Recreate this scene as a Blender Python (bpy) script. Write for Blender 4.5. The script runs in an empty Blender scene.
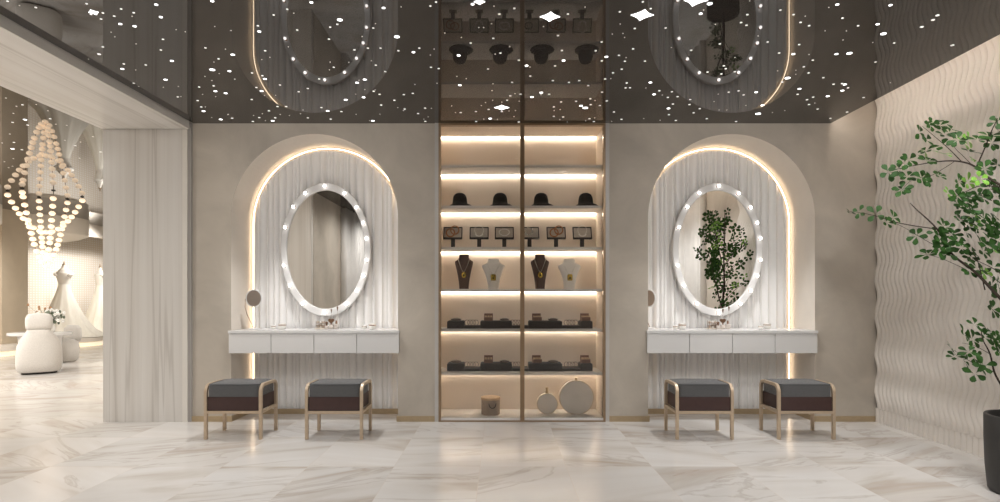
import bpy, bmesh, math, random
from mathutils import Vector, Matrix, Euler
PI = math.pi
rnd = random.Random(7)
sc = bpy.context.scene
C = sc.collection
F, VX, VY, H = 550.0, 500.0, 297.0, 1.19      # focal length (px), vanishing point, eye height
CEIL, HALLC = 2.85, 3.03                       # ceiling heights
WB = F/104.6                                   # depth of the back wall
RB = WB + 0.45                                 # depth of the recess backs

def at(px, py, Y):
    return Vector(((px-VX)*Y/F, Y, H-(py-VY)*Y/F))
def lin(c):
    return tuple((v/255/12.92 if v/255 <= .04045 else ((v/255+.055)/1.055)**2.4) for v in c)

# ------------------------------------------------------------------ materials
def newmat(name):
    m = bpy.data.materials.new(name); m.use_nodes = True
    nt = m.node_tree
    return m, nt, nt.nodes['Principled BSDF']
def mat(name, rgb, rough=.5, metal=0., spec=.5, var=0., scale=8., bump=0., bscale=60., stretch=(1,1,1), trans=0., coat=0., ior=None, sheen=0.):
    m, nt, b = newmat(name)
    c = lin(rgb)
    b.inputs['Base Color'].default_value = (*c, 1)
    b.inputs['Roughness'].default_value = rough
    b.inputs['Metallic'].default_value = metal
    b.inputs['Specular IOR Level'].default_value = spec
    b.inputs['Transmission Weight'].default_value = trans
    b.inputs['Coat Weight'].default_value = coat
    if sheen: b.inputs['Sheen Weight'].default_value = sheen
    if ior: b.inputs['IOR'].default_value = ior
    if var or bump:
        tc = nt.nodes.new('ShaderNodeTexCoord'); mp = nt.nodes.new('ShaderNodeMapping')
        mp.inputs['Scale'].default_value = stretch
        nt.links.new(tc.outputs['Object'], mp.inputs['Vector'])
    if var:
        n = nt.nodes.new('ShaderNodeTexNoise'); n.inputs['Scale'].default_value = scale
        n.inputs['Detail'].default_value = 5; n.inputs['Roughness'].default_value = .55
        nt.links.new(mp.outputs[0], n.inputs['Vector'])
        r = nt.nodes.new('ShaderNodeValToRGB')
        r.color_ramp.elements[0].position = .3; r.color_ramp.elements[1].position = .7
        r.color_ramp.elements[0].color = (*[x*(1-var) for x in c], 1)
        r.color_ramp.elements[1].color = (*[min(1, x*(1+var)) for x in c], 1)
        nt.links.new(n.outputs['Fac'], r.inputs['Fac']); nt.links.new(r.outputs[0], b.inputs['Base Color'])
    if bump:
        n2 = nt.nodes.new('ShaderNodeTexNoise'); n2.inputs['Scale'].default_value = bscale
        n2.inputs['Detail'].default_value = 3
        nt.links.new(mp.outputs[0], n2.inputs['Vector'])
        bp = nt.nodes.new('ShaderNodeBump'); bp.inputs['Strength'].default_value = bump
        bp.inputs['Distance'].default_value = .01
        nt.links.new(n2.outputs['Fac'], bp.inputs['Height']); nt.links.new(bp.outputs[0], b.inputs['Normal'])
    return m
def emit(name, rgb, strength, sample=True):
    m, nt, b = newmat(name)
    b.inputs['Base Color'].default_value = (*lin(rgb), 1)
    b.inputs['Emission Color'].default_value = (*lin(rgb), 1)
    b.inputs['Emission Strength'].default_value = strength
    if not sample: m.cycles.emission_sampling = 'NONE'
    return m
def glassmat(name, tint=(1, 1, 1), base=.03):
    m = bpy.data.materials.new(name); m.use_nodes = True
    nt = m.node_tree; nt.nodes.clear()
    o = nt.nodes.new('ShaderNodeOutputMaterial'); mx = nt.nodes.new('ShaderNodeMixShader')
    t = nt.nodes.new('ShaderNodeBsdfTransparent'); t.inputs[0].default_value = (*tint, 1)
    g = nt.nodes.new('ShaderNodeBsdfGlossy'); g.inputs['Roughness'].default_value = .02
    f = nt.nodes.new('ShaderNodeFresnel'); f.inputs['IOR'].default_value = 1.4
    nt.links.new(f.outputs[0], mx.inputs[0]); nt.links.new(t.outputs[0], mx.inputs[1])
    nt.links.new(g.outputs[0], mx.inputs[2]); nt.links.new(mx.outputs[0], o.inputs[0])
    return m

def marble(name, along, base, mid, vein):
    """marble whose streaks run along one axis"""
    m, nt, b = newmat(name); N = nt.nodes.new; L = nt.links.new
    g = N('ShaderNodeNewGeometry'); mp = N('ShaderNodeMapping')
    s = [8., 8., 8.]; s['XYZ'.index(along)] = .16
    mp.inputs['Scale'].default_value = s; L(g.outputs['Position'], mp.inputs['Vector'])
    n = N('ShaderNodeTexNoise'); n.inputs['Scale'].default_value = 1.; n.inputs['Detail'].default_value = 6
    n.inputs['Roughness'].default_value = .62; n.inputs['Distortion'].default_value = .35
    L(mp.outputs[0], n.inputs['Vector'])
    r = N('ShaderNodeValToRGB'); e = r.color_ramp.elements
    e[0].position = .33; e[0].color = (*lin(mid), 1)
    e[1].position = .62; e[1].color = (*lin(base), 1)
    v = e.new(.44); v.color = (*[ (a+b2)/2 for a, b2 in zip(lin(mid), lin(base))], 1)
    L(n.outputs['Fac'], r.inputs['Fac'])
    # a few narrow darker veins
    n2 = N('ShaderNodeTexNoise'); n2.inputs['Scale'].default_value = .55; n2.inputs['Detail'].default_value = 3
    n2.inputs['Distortion'].default_value = .3
    L(mp.outputs[0], n2.inputs['Vector'])
    r2 = N('ShaderNodeValToRGB'); k = r2.color_ramp.elements
    k[0].position = .495; k[0].color = (0, 0, 0, 1); k[1].position = .535; k[1].color = (0, 0, 0, 1)
    p = k.new(.513); p.color = (.4, .4, .4, 1)
    L(n2.outputs['Fac'], r2.inputs['Fac'])
    mx = N('ShaderNodeMixRGB'); mx.inputs[2].default_value = (*lin(vein), 1)
    L(r2.outputs[0], mx.inputs[0]); L(r.outputs[0], mx.inputs[1]); L(mx.outputs[0], b.inputs['Base Color'])
    b.inputs['Roughness'].default_value = .22
    return m

def floor_material():
    m, nt, b = newmat('polished_marble_tiles'); N = nt.nodes.new; L = nt.links.new
    g = N('ShaderNodeNewGeometry'); sp = N('ShaderNodeSeparateXYZ'); L(g.outputs['Position'], sp.inputs[0])
    def mth(op, a, b2=None, c=None):
        n = N('ShaderNodeMath'); n.operation = op
        for i, v in enumerate((a, b2, c)):
            if v is None: continue
            if isinstance(v, (int, float)): n.inputs[i].default_value = v
            else: L(v, n.inputs[i])
        return n.outputs[0]
    u = mth('DIVIDE', mth('SUBTRACT', sp.outputs[0], .463), .603)
    cu = mth('FLOOR', u)
    odd = mth('MODULO', mth('ABSOLUTE', cu), 2.)
    v = mth('DIVIDE', mth('SUBTRACT', sp.outputs[1], 3.861), .80)
    cv = mth('FLOOR', v)
    cmb = N('ShaderNodeCombineXYZ'); L(cu, cmb.inputs[0]); L(cv, cmb.inputs[1])
    wn = N('ShaderNodeTexWhiteNoise'); wn.noise_dimensions = '3D'; L(cmb.outputs[0], wn.inputs['Vector'])
    # each tile shows its own piece of the slab, turned a little
    va = N('ShaderNodeVectorMath'); va.operation = 'MULTIPLY_ADD'
    L(wn.outputs['Color'], va.inputs[0]); va.inputs[1].default_value = (17, 13, 9); L(g.outputs['Position'], va.inputs[2])
    rot = N('ShaderNodeVectorRotate'); rot.rotation_type = 'Z_AXIS'; L(va.outputs[0], rot.inputs['Vector'])
    L(mth('ADD', mth('MULTIPLY', wn.outputs['Value'], 1.3), -.55), rot.inputs['Angle'])
    mp = N('ShaderNodeMapping'); mp.inputs['Scale'].default_value = (.55, 2.6, 1); L(rot.outputs[0], mp.inputs['Vector'])
    n1 = N('ShaderNodeTexNoise'); n1.inputs['Scale'].default_value = 1.15; n1.inputs['Detail'].default_value = 5
    n1.inputs['Distortion'].default_value = .9; n1.inputs['Roughness'].default_value = .5; L(mp.outputs[0], n1.inputs['Vector'])
    r = N('ShaderNodeValToRGB'); e = r.color_ramp.elements
    e[0].position = .24; e[0].color = (*lin((196, 183, 170)), 1)
    e[1].position = .66; e[1].color = (*lin((231, 228, 225)), 1)
    x = e.new(.36); x.color = (*lin((211, 203, 195)), 1)
    x = e.new(.45); x.color = (*lin((224, 219, 214)), 1)
    L(n1.outputs['Fac'], r.inputs['Fac'])
    n2 = N('ShaderNodeTexNoise'); n2.inputs['Scale'].default_value = 1.0; n2.inputs['Detail'].default_value = 6
    n2.inputs['Distortion'].default_value = 1.6; n2.inputs['Roughness'].default_value = .55; L(mp.outputs[0], n2.inputs['Vector'])
    r2 = N('ShaderNodeValToRGB'); k = r2.color_ramp.elements
    k[0].position = .545; k[0].color = (0, 0, 0, 1); k[1].position = .60; k[1].color = (0, 0, 0, 1)
    p = k.new(.565); p.color = (.32, .32, .32, 1)
    L(n2.outputs['Fac'], r2.inputs['Fac'])
    mx = N('ShaderNodeMixRGB'); mx.inputs[2].default_value = (*lin((158, 138, 120)), 1)
    L(r2.outputs[0], mx.inputs[0]); L(r.outputs[0], mx.inputs[1])
    # tile-to-tile tone
    tone = mth('ADD', mth('MULTIPLY', wn.outputs['Value'], .12), .79)
    hs = N('ShaderNodeHueSaturation'); L(tone, hs.inputs['Value']); L(mx.outputs[0], hs.inputs['Color'])
    # joints
    fu = mth('ABSOLUTE', mth('SUBTRACT', mth('FRACT', u), .5)); fv = mth('ABSOLUTE', mth('SUBTRACT', mth('FRACT', v), .5))
    j = mth('MAXIMUM', mth('GREATER_THAN', fu, .497), mth('GREATER_THAN', fv, .497))
    mj = N('ShaderNodeMixRGB'); mj.inputs[2].default_value = (*lin((206, 196, 186)), 1)
    L(mth('MULTIPLY', j, .8), mj.inputs[0]); L(hs.outputs[0], mj.inputs[1]); L(mj.outputs[0], b.inputs['Base Color'])
    tn = hs; b.inputs['Roughness'].default_value = .2; b.inputs['Specular IOR Level'].default_value = .36
    return m

def plaster(name, rgb, var=.1):
    m, nt, b = newmat(name); N = nt.nodes.new; L = nt.links.new
    c = lin(rgb); g = N('ShaderNodeNewGeometry')
    n = N('ShaderNodeTexNoise'); n.inputs['Scale'].default_value = 1.7; n.inputs['Detail'].default_value = 7
    n.inputs['Roughness'].default_value = .6; n.inputs['Distortion'].default_value = .5
    L(g.outputs['Position'], n.inputs['Vector'])
    r = N('ShaderNodeValToRGB'); e = r.color_ramp.elements
    e[0].position = .32; e[0].color = (*[x*(1-var) for x in c], 1)
    e[1].position = .70; e[1].color = (*[x*(1+var) for x in c], 1)
    L(n.outputs['Fac'], r.inputs['Fac']); L(r.outputs[0], b.inputs['Base Color'])
    b.inputs['Roughness'].default_value = .75; b.inputs['Specular IOR Level'].default_value = .25
    return m

def screen_material():
    m, nt, b = newmat('perforated_white_sheet'); N = nt.nodes.new; L = nt.links.new
    g = N('ShaderNodeNewGeometry'); sp = N('ShaderNodeSeparateXYZ'); L(g.outputs['Position'], sp.inputs[0])
    outs = []
    for ax, per in ((1, .085), (2, .06)):
        a = N('ShaderNodeMath'); a.operation = 'DIVIDE'; a.inputs[1].default_value = per; L(sp.outputs[ax], a.inputs[0])
        f = N('ShaderNodeMath'); f.operation = 'FRACT'; L(a.outputs[0], f.inputs[0])
        k = N('ShaderNodeMath'); k.operation = 'GREATER_THAN'; k.inputs[1].default_value = .45; L(f.outputs[0], k.inputs[0])
        outs.append(k.outputs[0])
    mu = N('ShaderNodeMath'); mu.operation = 'MULTIPLY'; L(outs[0], mu.inputs[0]); L(outs[1], mu.inputs[1])
    mx = N('ShaderNodeMixRGB'); mx.inputs[1].default_value = (*lin((236, 225, 210)), 1); mx.inputs[2].default_value = (*lin((248, 244, 238)), 1)
    L(mu.outputs[0], mx.inputs[0]); L(mx.outputs[0], b.inputs['Base Color'])
    b.inputs['Roughness'].default_value = .6
    return m

M = {}
M['floor'] = floor_material()
M['plaster'] = plaster('taupe_plaster', (193, 184, 172), .13)
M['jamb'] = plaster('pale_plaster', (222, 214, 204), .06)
M['plaster_hall'] = plaster('beige_plaster', (205, 190, 168), .06)
M['cream'] = plaster('cream_paint', (240, 232, 220), .03)
M['ceiling'] = mat('dark_mirror_lacquer', (54, 50, 47), .015, spec=.62, ior=1.5)
M['marble_v'] = marble('column_marble', 'Z', (224, 221, 217), (208, 203, 197), (164, 157, 150))
M['marble_h'] = marble('lintel_marble', 'Y', (224, 221, 217), (208, 203, 197), (164, 157, 150))
M['trimlight'] = mat('pale_marble_edge', (228, 223, 216), .25, var=.03, scale=3)
M['greytrim'] = mat('satin_grey_trim', (196, 192, 188), .3, var=.02, scale=5)
M['graphite'] = mat('smoked_edge', (172, 168, 164), .25, var=.03, scale=4)
M['bronze'] = mat('champagne_bronze', (184, 164, 134), .35, metal=.5, var=.05, scale=20)
M['darkbronze'] = mat('brown_bronze', (158, 134, 108), .38, metal=.6, var=.05, scale=20)
M['flute'] = mat('satin_white_flutes', (243, 241, 239), .25, var=.015, scale=4)
M['wave'] = mat('satin_white_waves', (226, 219, 211), .33, var=.02, scale=3)
M['white'] = mat('white_lacquer', (226, 225, 224), .2, var=.01, scale=3)
M['whitematte'] = mat('white_boucle', (216, 212, 207), .9, var=.05, scale=60, bump=.5, bscale=90, sheen=.3)
M['mirror'] = mat('silvered_glass', (238, 236, 232), .01, metal=1.)
M['pinkmirror'] = mat('rose_mirror', (166, 152, 141), .3, metal=.7)
M['bulb'] = emit('bulb_glow', (255, 250, 246), 6.)
M['socket'] = mat('copper_socket', (168, 120, 84), .3, metal=.9, var=.05)
M['led'] = emit('warm_led', (255, 231, 200), 6.)
M['led_shelf'] = emit('shelf_led', (255, 242, 224), 12.5)
M['led_cove'] = emit('cove_led', (255, 244, 233), 14.)
M['led_base'] = emit('plinth_glow', (255, 238, 208), .6)
M['star'] = emit('star_glow', (255, 255, 255), 3., sample=False)
M['starmid'] = emit('star_glow_mid', (252, 250, 246), .85, sample=False)
M['starfaint'] = emit('star_glow_soft', (250, 246, 240), .4, sample=False)
M['stoolframe'] = mat('champagne_stool_metal', (200, 180, 156), .4, metal=.45, var=.05, scale=30)
M['greyfab'] = mat('grey_woven_fabric', (90, 90, 91), .95, var=.22, scale=160, bump=.5, bscale=260, sheen=.25)
M['brownlea'] = mat('dark_brown_leather', (66, 44, 41), .5, var=.08, scale=30)
M['piping'] = mat('charcoal_piping', (58, 58, 60), .8, var=.1, scale=80)
M['back'] = mat('cabinet_cream', (240, 226, 211), .55, var=.02, scale=3)
M['shelf'] = mat('pale_shelf', (228, 224, 220), .35, var=.02, scale=3)
M['glass'] = glassmat('clear_glass', (.97, .97, .965))
M['hat'] = mat('black_felt', (34, 30, 28), .9, var=.12, scale=50)
M['black'] = mat('dark_display_block', (52, 46, 44), .6, var=.08, scale=12)
M['pad'] = mat('pale_suede_pad', (205, 194, 180), .9, var=.05, scale=40)
M['bustbrown'] = mat('brown_velvet', (92, 72, 64), .85, var=.08, scale=50)
M['bustcream'] = mat('cream_linen', (240, 235, 228), .85, var=.05, scale=60)
M['silver'] = mat('polished_silver', (220, 215, 205), .2, metal=.9, var=.03)
M['gold'] = mat('polished_gold', (205, 172, 70), .25, metal=.85, var=.12, scale=70)
M['orange'] = mat('amber_resin', (176, 112, 58), .3, var=.2, scale=60)
M['pearl'] = mat('pearl_beads', (250, 246, 238), .3, var=.04)
M['stone'] = mat('dark_gem', (70, 62, 30), .2, var=.3, scale=80)
M['taupebox'] = mat('taupe_card', (168, 152, 138), .8, var=.06, scale=25)
M['lid'] = mat('tan_lid', (206, 178, 146), .7, var=.04, scale=20)
M['cord'] = mat('dark_rope', (72, 62, 60), .8, var=.1)
M['rim'] = mat('brushed_pale_gold', (206, 182, 144), .35, metal=.5, var=.04)
M['moon'] = mat('greige_ceramic', (230, 222, 212), .4, var=.05, scale=8)
M['dish'] = mat('grey_brown_dish', (112, 100, 92), .4, var=.08, scale=30)
M['card'] = mat('brown_card', (128, 98, 84), .7, var=.25, scale=90)
M['jar'] = mat('white_porcelain', (238, 235, 230), .2, var=.02)
M['gilt'] = mat('rose_gold', (186, 150, 126), .25, metal=.85, var=.04)
M['perfume'] = mat('frosted_glass', (236, 226, 218), .15, trans=.35, var=.02)
M['amberbrown'] = mat('brown_stopper', (104, 76, 54), .3, var=.1, scale=60)
M['pot'] = mat('charcoal_planter', (52, 51, 50), .55, var=.06, scale=10)
M['soil'] = mat('dark_soil', (44, 34, 27), 1., var=.3, scale=70, bump=1., bscale=60)
M['bark'] = mat('dark_bark', (52, 40, 32), .9, var=.25, scale=40, bump=.5, bscale=70)
M['leaf'] = mat('deep_green_leaf', (44, 80, 28), .6, spec=.3, var=.35, scale=14)
M['leafyoung'] = mat('young_green_leaf', (122, 172, 66), .45, var=.2, scale=14)
M['curtain'] = mat('grey_drape', (222, 219, 216), .8, var=.04, scale=6)
M['screen'] = screen_material()
M['dress'] = mat('ivory_tulle', (252, 246, 234), .85, var=.05, scale=14, stretch=(1, 1, .1))
M['satin'] = mat('ivory_satin', (248, 243, 234), .4, var=.03, scale=20)
M['form'] = mat('cream_mannequin', (240, 234, 224), .5, var=.02)
M['bead'] = emit('bead_glow', (255, 230, 200), .85)
M['leafgrey'] = mat('grey_green_sprig', (112, 122, 104), .7, var=.2, scale=40)
M['petal'] = mat('white_petal', (246, 244, 240), .7, var=.02)
M['twig'] = mat('rust_bud', (176, 138, 104), .8, var=.15)
M['wire'] = mat('black_wire', (26, 24, 22), .5, var=.05)

# ------------------------------------------------------------------ geometry helpers
class MB:
    def __init__(s): s.bm = bmesh.new()
    def box(s, c, d, rot=None):
        g = bmesh.ops.create_cube(s.bm, size=1)['verts']
        mtx = Matrix.Translation(c) @ (rot.to_matrix().to_4x4() if rot else Matrix()) @ Matrix.Diagonal((*d, 1))
        bmesh.ops.transform(s.bm, matrix=mtx, verts=g); return s
    def span(s, a, b):
        return s.box([(x+y)/2 for x, y in zip(a, b)], [abs(y-x) for x, y in zip(a, b)])
    def rbox(s, c, d, r, seg=3, rot=None):
        t = bmesh.new(); bmesh.ops.create_cube(t, size=1)
        bmesh.ops.transform(t, matrix=Matrix.Diagonal((*d, 1)), verts=t.verts)
        bmesh.ops.bevel(t, geom=list(t.edges), offset=r, segments=seg, profile=.5, affect='EDGES')
        bmesh.ops.transform(t, matrix=Matrix.Translation(c) @ (rot.to_matrix().to_4x4() if rot else Matrix()), verts=t.verts)
        me = bpy.data.meshes.new('t'); t.to_mesh(me); t.free(); s.bm.from_mesh(me); bpy.data.meshes.remove(me); return s
    def cyl(s, p0, p1, r0, r1=None, seg=16, caps=True):
        p0, p1 = Vector(p0), Vector(p1); d = p1-p0; r1 = r0 if r1 is None else r1
        g = bmesh.ops.create_cone(s.bm, cap_ends=caps, segments=seg, radius1=max(r0, 1e-5), radius2=max(r1, 1e-5), depth=d.length)['verts']
        mtx = Matrix.Translation((p0+p1)/2) @ d.to_track_quat('Z', 'Y').to_matrix().to_4x4()
        bmesh.ops.transform(s.bm, matrix=mtx, verts=g); return s
    def ball(s, c, r, seg=12, ring=8, sc3=(1, 1, 1)):
        g = bmesh.ops.create_uvsphere(s.bm, u_segments=seg, v_segments=ring, radius=r)['verts']
        bmesh.ops.transform(s.bm, matrix=Matrix.Translation(c) @ Matrix.Diagonal((*sc3, 1)), verts=g); return s
    def rings(s, rings, closed=True, cap=True):
        """loft a list of rings (lists of points)"""
        vs = [[s.bm.verts.new(p) for p in r] for r in rings]
        n = len(vs[0])
        for a, b in zip(vs, vs[1:]):
            for i in range(n if closed else n-1):
                j = (i+1) % n
                s.bm.faces.new((a[i], a[j], b[j], b[i]))
        if cap and closed:
            s.bm.faces.new(vs[0][::-1]); s.bm.faces.new(vs[-1])
        return s
    def lathe(s, prof, o=(0, 0, 0), seg=24, cap=True, sx=1, sy=1):
        return s.rings([[(o[0]+r*sx*math.cos(2*PI*i/seg), o[1]+r*sy*math.sin(2*PI*i/seg), o[2]+z) for i in range(seg)] for r, z in prof], cap=cap)
    def tube(s, pts, r, seg=8, closed=False):
        pts = [Vector(p) for p in pts]; n = len(pts); up = Vector((.13, .21, .97)); rr = r if hasattr(r, '__len__') else [r]*n
        rings = []
        side = None
        for i, p in enumerate(pts):
            t = (pts[(i+1) % n]-pts[i-1]) if closed else (pts[min(i+1, n-1)]-pts[max(i-1, 0)])
            t.normalize()
            if side is None:
                side = t.cross(up if abs(t.dot(up)) < .95 else Vector((1, 0, 0)))
            side = (side - t*side.dot(t)).normalized(); b = t.cross(side)
            rings.append([p+(side*math.cos(2*PI*k/seg)+b*math.sin(2*PI*k/seg))*rr[i] for k in range(seg)])
        if closed:
            rings.append(rings[0]); vs = [[s.bm.verts.new(q) for q in g] for g in rings[:-1]]
            vs.append(vs[0])
            for a, b2 in zip(vs, vs[1:]):
                for i in range(seg): s.bm.faces.new((a[i], a[(i+1) % seg], b2[(i+1) % seg], b2[i]))
            return s
        return s.rings(rings)
    def prism(s, poly, fn, d):
        """poly: 2-D outline; fn(u,v,w)->3-D; w from 0 to d"""
        return s.rings([[fn(u, v, 0) for u, v in poly], [fn(u, v, d) for u, v in poly]])
    def face(s, pts): s.bm.faces.new([s.bm.verts.new(p) for p in pts]); return s
    def build(s, name, m, parent=None, smooth=False, angle=.6, sub=0, fix=True, loc=None):
        if fix: bmesh.ops.recalc_face_normals(s.bm, faces=s.bm.faces)
        if smooth:
            for f in s.bm.faces: f.smooth = True
            for e in s.bm.edges:
                if len(e.link_faces) == 2 and e.calc_face_angle(0) > angle: e.smooth = False
        me = bpy.data.meshes.new(name); s.bm.to_mesh(me); s.bm.free()
        me.materials.append(m)
        o = bpy.data.objects.new(name, me); C.objects.link(o)
        if parent: o.parent = parent
        if loc: o.location = loc
        if sub:
            md = o.modifiers.new('sub', 'SUBSURF'); md.levels = md.render_levels = sub
        return o
def tag(o, label=None, cat=None, group=None, kind=None):
    for k, v in (('label', label), ('category', cat), ('group', group), ('kind', kind)):
        if v: o[k] = v
    return o
def thing(name, label, cat, loc=(0, 0, 0), rz=0, group=None):
    o = bpy.data.objects.new(name, None); C.objects.link(o); o.empty_display_size = .1
    o.location = loc; o.rotation_euler = (0, 0, rz)
    return tag(o, label, cat, group)
def copy_tree(o, parent=None):
    c = o.copy(); C.objects.link(c)
    if parent: c.parent = parent
    for ch in list(o.children): copy_tree(ch, c)
    return c
def put(o, loc, label, rz=None):
    o.location = loc; o['label'] = label
    if rz is not None: o.rotation_euler = (0, 0, rz)
    return o
def struct(o): o['kind'] = 'structure'; return o

# ------------------------------------------------------------------ room shell
XL, XR = -2.95, 3.62
ARCHES = [(-1.773, .798), (2.213, .798)]
SPRING = 1.95
CABX0, CABX1 = -.622, 1.042
struct(MB().span((-13, -2.6, -.05), (XR+.1, 18, 0)).build('floor', M['floor']))
def arch_top(x):
    for cx, r in ARCHES:
        if abs(x-cx) < r: return SPRING+math.sqrt(max(0, r*r-(x-cx)**2))
    return None
w = MB()
xs = {XL-.02, 3.16, XR+.02, CABX0, CABX1}
for cx, r in ARCHES:
    for i in range(97): xs.add(cx-r*math.cos(PI*i/96))
xs = sorted(xs)
for a, b in zip(xs, xs[1:]):
    m_ = (a+b)/2; top = CEIL+.02 if m_ < 3.16 else 3.2
    if CABX0 < m_ < CABX1: continue
    za = zb = 0.
    if arch_top(m_) is not None:
        za = arch_top(a) or SPRING; zb = arch_top(b) or SPRING
    w.face([(a, WB, za), (b, WB, zb), (b, WB, top), (a, WB, top)])
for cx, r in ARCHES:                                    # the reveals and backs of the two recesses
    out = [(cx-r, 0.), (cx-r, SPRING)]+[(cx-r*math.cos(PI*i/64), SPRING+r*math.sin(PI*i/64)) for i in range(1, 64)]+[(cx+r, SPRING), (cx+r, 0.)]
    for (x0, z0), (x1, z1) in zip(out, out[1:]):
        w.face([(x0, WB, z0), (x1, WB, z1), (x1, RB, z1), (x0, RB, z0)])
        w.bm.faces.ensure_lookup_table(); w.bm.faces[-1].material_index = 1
    w.face([(x, RB, z) for x, z in out])
bmesh.ops.remove_doubles(w.bm, verts=w.bm.verts, dist=1e-4)
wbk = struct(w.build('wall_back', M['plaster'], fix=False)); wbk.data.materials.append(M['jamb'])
# ceiling slab with a gap for the cove along the right wall
struct(MB().span((XL+.02, -2.6, CEIL), (3.16, WB+.0, CEIL+.09)).build('ceiling', M['ceiling']))
struct(MB().span((3.0, -2.6, 3.2), (XR+.1, WB+.02, 3.25)).build('trim_6', M['cream']))
struct(MB().span((XL, -2.6, CEIL+.1), (3.02, WB+.02, 3.25)).build('trim_7', M['cream']))
tag(MB().span((3.1605, -2.2, CEIL+.05), (3.172, WB-.05, CEIL+.075)).build('cove_light', M['led_cove']), 'hidden cove light strip glowing along the ceiling edge by the wavy wall', 'light strip')
struct(MB().span((XL-1, -2.7, 0), (XR+.1, -2.6, 3.25)).build('wall_rear', M['plaster']))
# right wall: ribbed waves, then a plain stretch behind
wv = MB()
y0, y1 = 2.93, WB-.002
RIB = .0535
nrib = int((y1-y0)/RIB); SUB = 8
zs = [0., .134, .1345]
z = .15
while z < 3.2: zs.append(z); z += .024
zs.append(3.2)
rows = []
for i in range(nrib*SUB+1):
    y = y1-i*(y1-y0)/(nrib*SUB); t = (i % SUB)/SUB
    prof = .013*math.sqrt(max(0, 1-(2*t-1)**2)) if i % SUB else 0.
    row = []
    for zz in zs:
        env = 0 if zz <= .134 else 1.
        off = .009*math.sin(2*PI*(zz-.13)/.352)*env
        sway = .0*env
        row.append((XR-.028-off-prof, y-.028*math.sin(2*PI*(zz-.13)/.352+.9)*env, zz))
    rows.append(row)
wv.rings(rows, closed=False, cap=False)
struct(wv.build('wall_right', M['wave'], smooth=True, angle=.9))
struct(MB().span((XR, -2.6, 0), (XR+.1, WB+.1, 3.25)).build('wall_right_plain', M['plaster']))
# left side: marble column, lintel, near jamb, plain wall
PXL = -3.78
pc = MB().span((PXL, WB-.022, 0), (-3.018, WB+.55, HALLC)).build('trim_1', M['marble_v']); struct(pc)
struct(MB().span((-3.018, WB-.032, 0), (-2.972, WB+.3, CEIL)).build('trim_2', M['trimlight']))
struct(MB().span((-2.972, WB-.02, 0), (-2.94, WB+.01, CEIL)).build('trim_3', M['graphite']))
BEAM = CEIL-.063
struct(MB().span((PXL, 2.5, BEAM), (XL, WB-.034, 3.2)).build('trim_4', M['marble_h']))
struct(MB().span((PXL, 2.5, 0), (XL-.01, 2.58, BEAM)).build('trim_5', M['marble_v']))
struct(MB().span((XL-.12, -2.6, 0), (XL, 2.499, 3.2)).build('wall_left', M['plaster']))
def drape(name, x, ya, yb, z0, z1, label, side):
    b = MB(); n = 120; r = random.Random(3+side); rows = []
    ph = 0.
    for i in range(n+1):
        t = i/n; ph += .55+.25*math.sin(t*17)
        d = .035*math.sin(ph)+.015*math.sin(ph*2.3)
        y = ya+(yb-ya)*t
        rows.append([(x-side*(.06+d), y, z0), (x-side*(.06+d*.9), y, (z0+z1)/2), (x-side*(.06+d*.8), y, z1)])
    rows.insert(0, [(x+side*.015, p.y if 0 else ya+.004, q[2]) for q in rows[0]])
    b.rings(rows, closed=False, cap=False)
    o = b.build(name, M['curtain'], smooth=True, angle=1.2)
    md = o.modifiers.new('thick', 'SOLIDIFY'); md.thickness = .006
    return tag(o, label, 'curtain')
drape('curtain', XL+.02, 1.02, -1.3, .01, CEIL-.01, 'grey floor length curtain reflected in the left oval mirror', -1)
drape('curtain', XR-.02, 1.56, -1.3, .01, 3.1, 'pale grey floor length curtain reflected beside the tree in right mirror', 1)
# the hall beyond the opening
HX = -10.35
struct(MB().span((-13, -2.6, HALLC), (PXL, 18, HALLC+.1)).build('ceiling_hall', M['ceiling']))
struct(MB().span((-13, -2.7, 0), (PXL+.5, -2.6, 3.2)).build('wall_hall_rear', M['cream']))
struct(MB().span((-13, 18, 0), (PXL+.2, 18.1, 3.2)).build('wall_hall_end', M['cream']))
struct(MB().span((PXL+.05, WB+.55, 0), (PXL+.15, 18, 3.2)).build('wall_hall_right', M['cream']))
struct(MB().span((-12.0, -2.6, 0), (-11.9, 18, 3.2)).build('wall_hall_left', M['cream']))
for i, (a, b) in enumerate(((11.43, 12.06), (8.6, 9.2), (16.6, 17.4))):
    struct(MB().span((-11.9, a, 0), (HX, b, HALLC)).build('trim_%d' % (8+i), M['plaster_hall']))
for i, (a, b) in enumerate(((12.06, 16.6), (9.2, 11.43))):     # fascia over the niches
    struct(MB().span((HX-.12, a, 2.72), (HX, b, HALLC)).build('trim_%d' % (11+i), M['cream']))
for (a, b, lab) in ((12.1, 16.55, 'white perforated screen behind the two ivory gowns'), (9.25, 11.4, 'white perforated screen left of the beige pier')):
    tag(MB().span((-11.62, a, .0), (-11.58, b, HALLC-.02)).build('perforated_screen', M['screen']), lab, 'screen', 'perforated screens in the hall')
# skirting
def skirt(n, segs):
    b = MB()
    for p, q in segs: b.span(p, q)
    struct(b.build(n, M['bronze']))
BH = .052
segs = [((-2.94, WB-.012, 0), (ARCHES[0][0]-.798, WB, BH)), ((ARCHES[0][0]+.798, WB-.012, 0), (CABX0-.0, WB, BH)),
        ((CABX1, WB-.012, 0), (ARCHES[1][0]-.798, WB, BH)), ((ARCHES[1][0]+.798, WB-.012, 0), (XR-.02, WB, BH))]
for cx, r in ARCHES:
    segs += [((cx-r, WB-.012, 0), (cx-r+.012, RB-.1, BH)), ((cx+r-.012, WB-.012, 0), (cx+r, RB-.1, BH)), ((cx-r+.013, RB-.112, 0), (cx+r-.013, RB-.1, BH))]
skirt('baseboard_back', segs)

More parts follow.
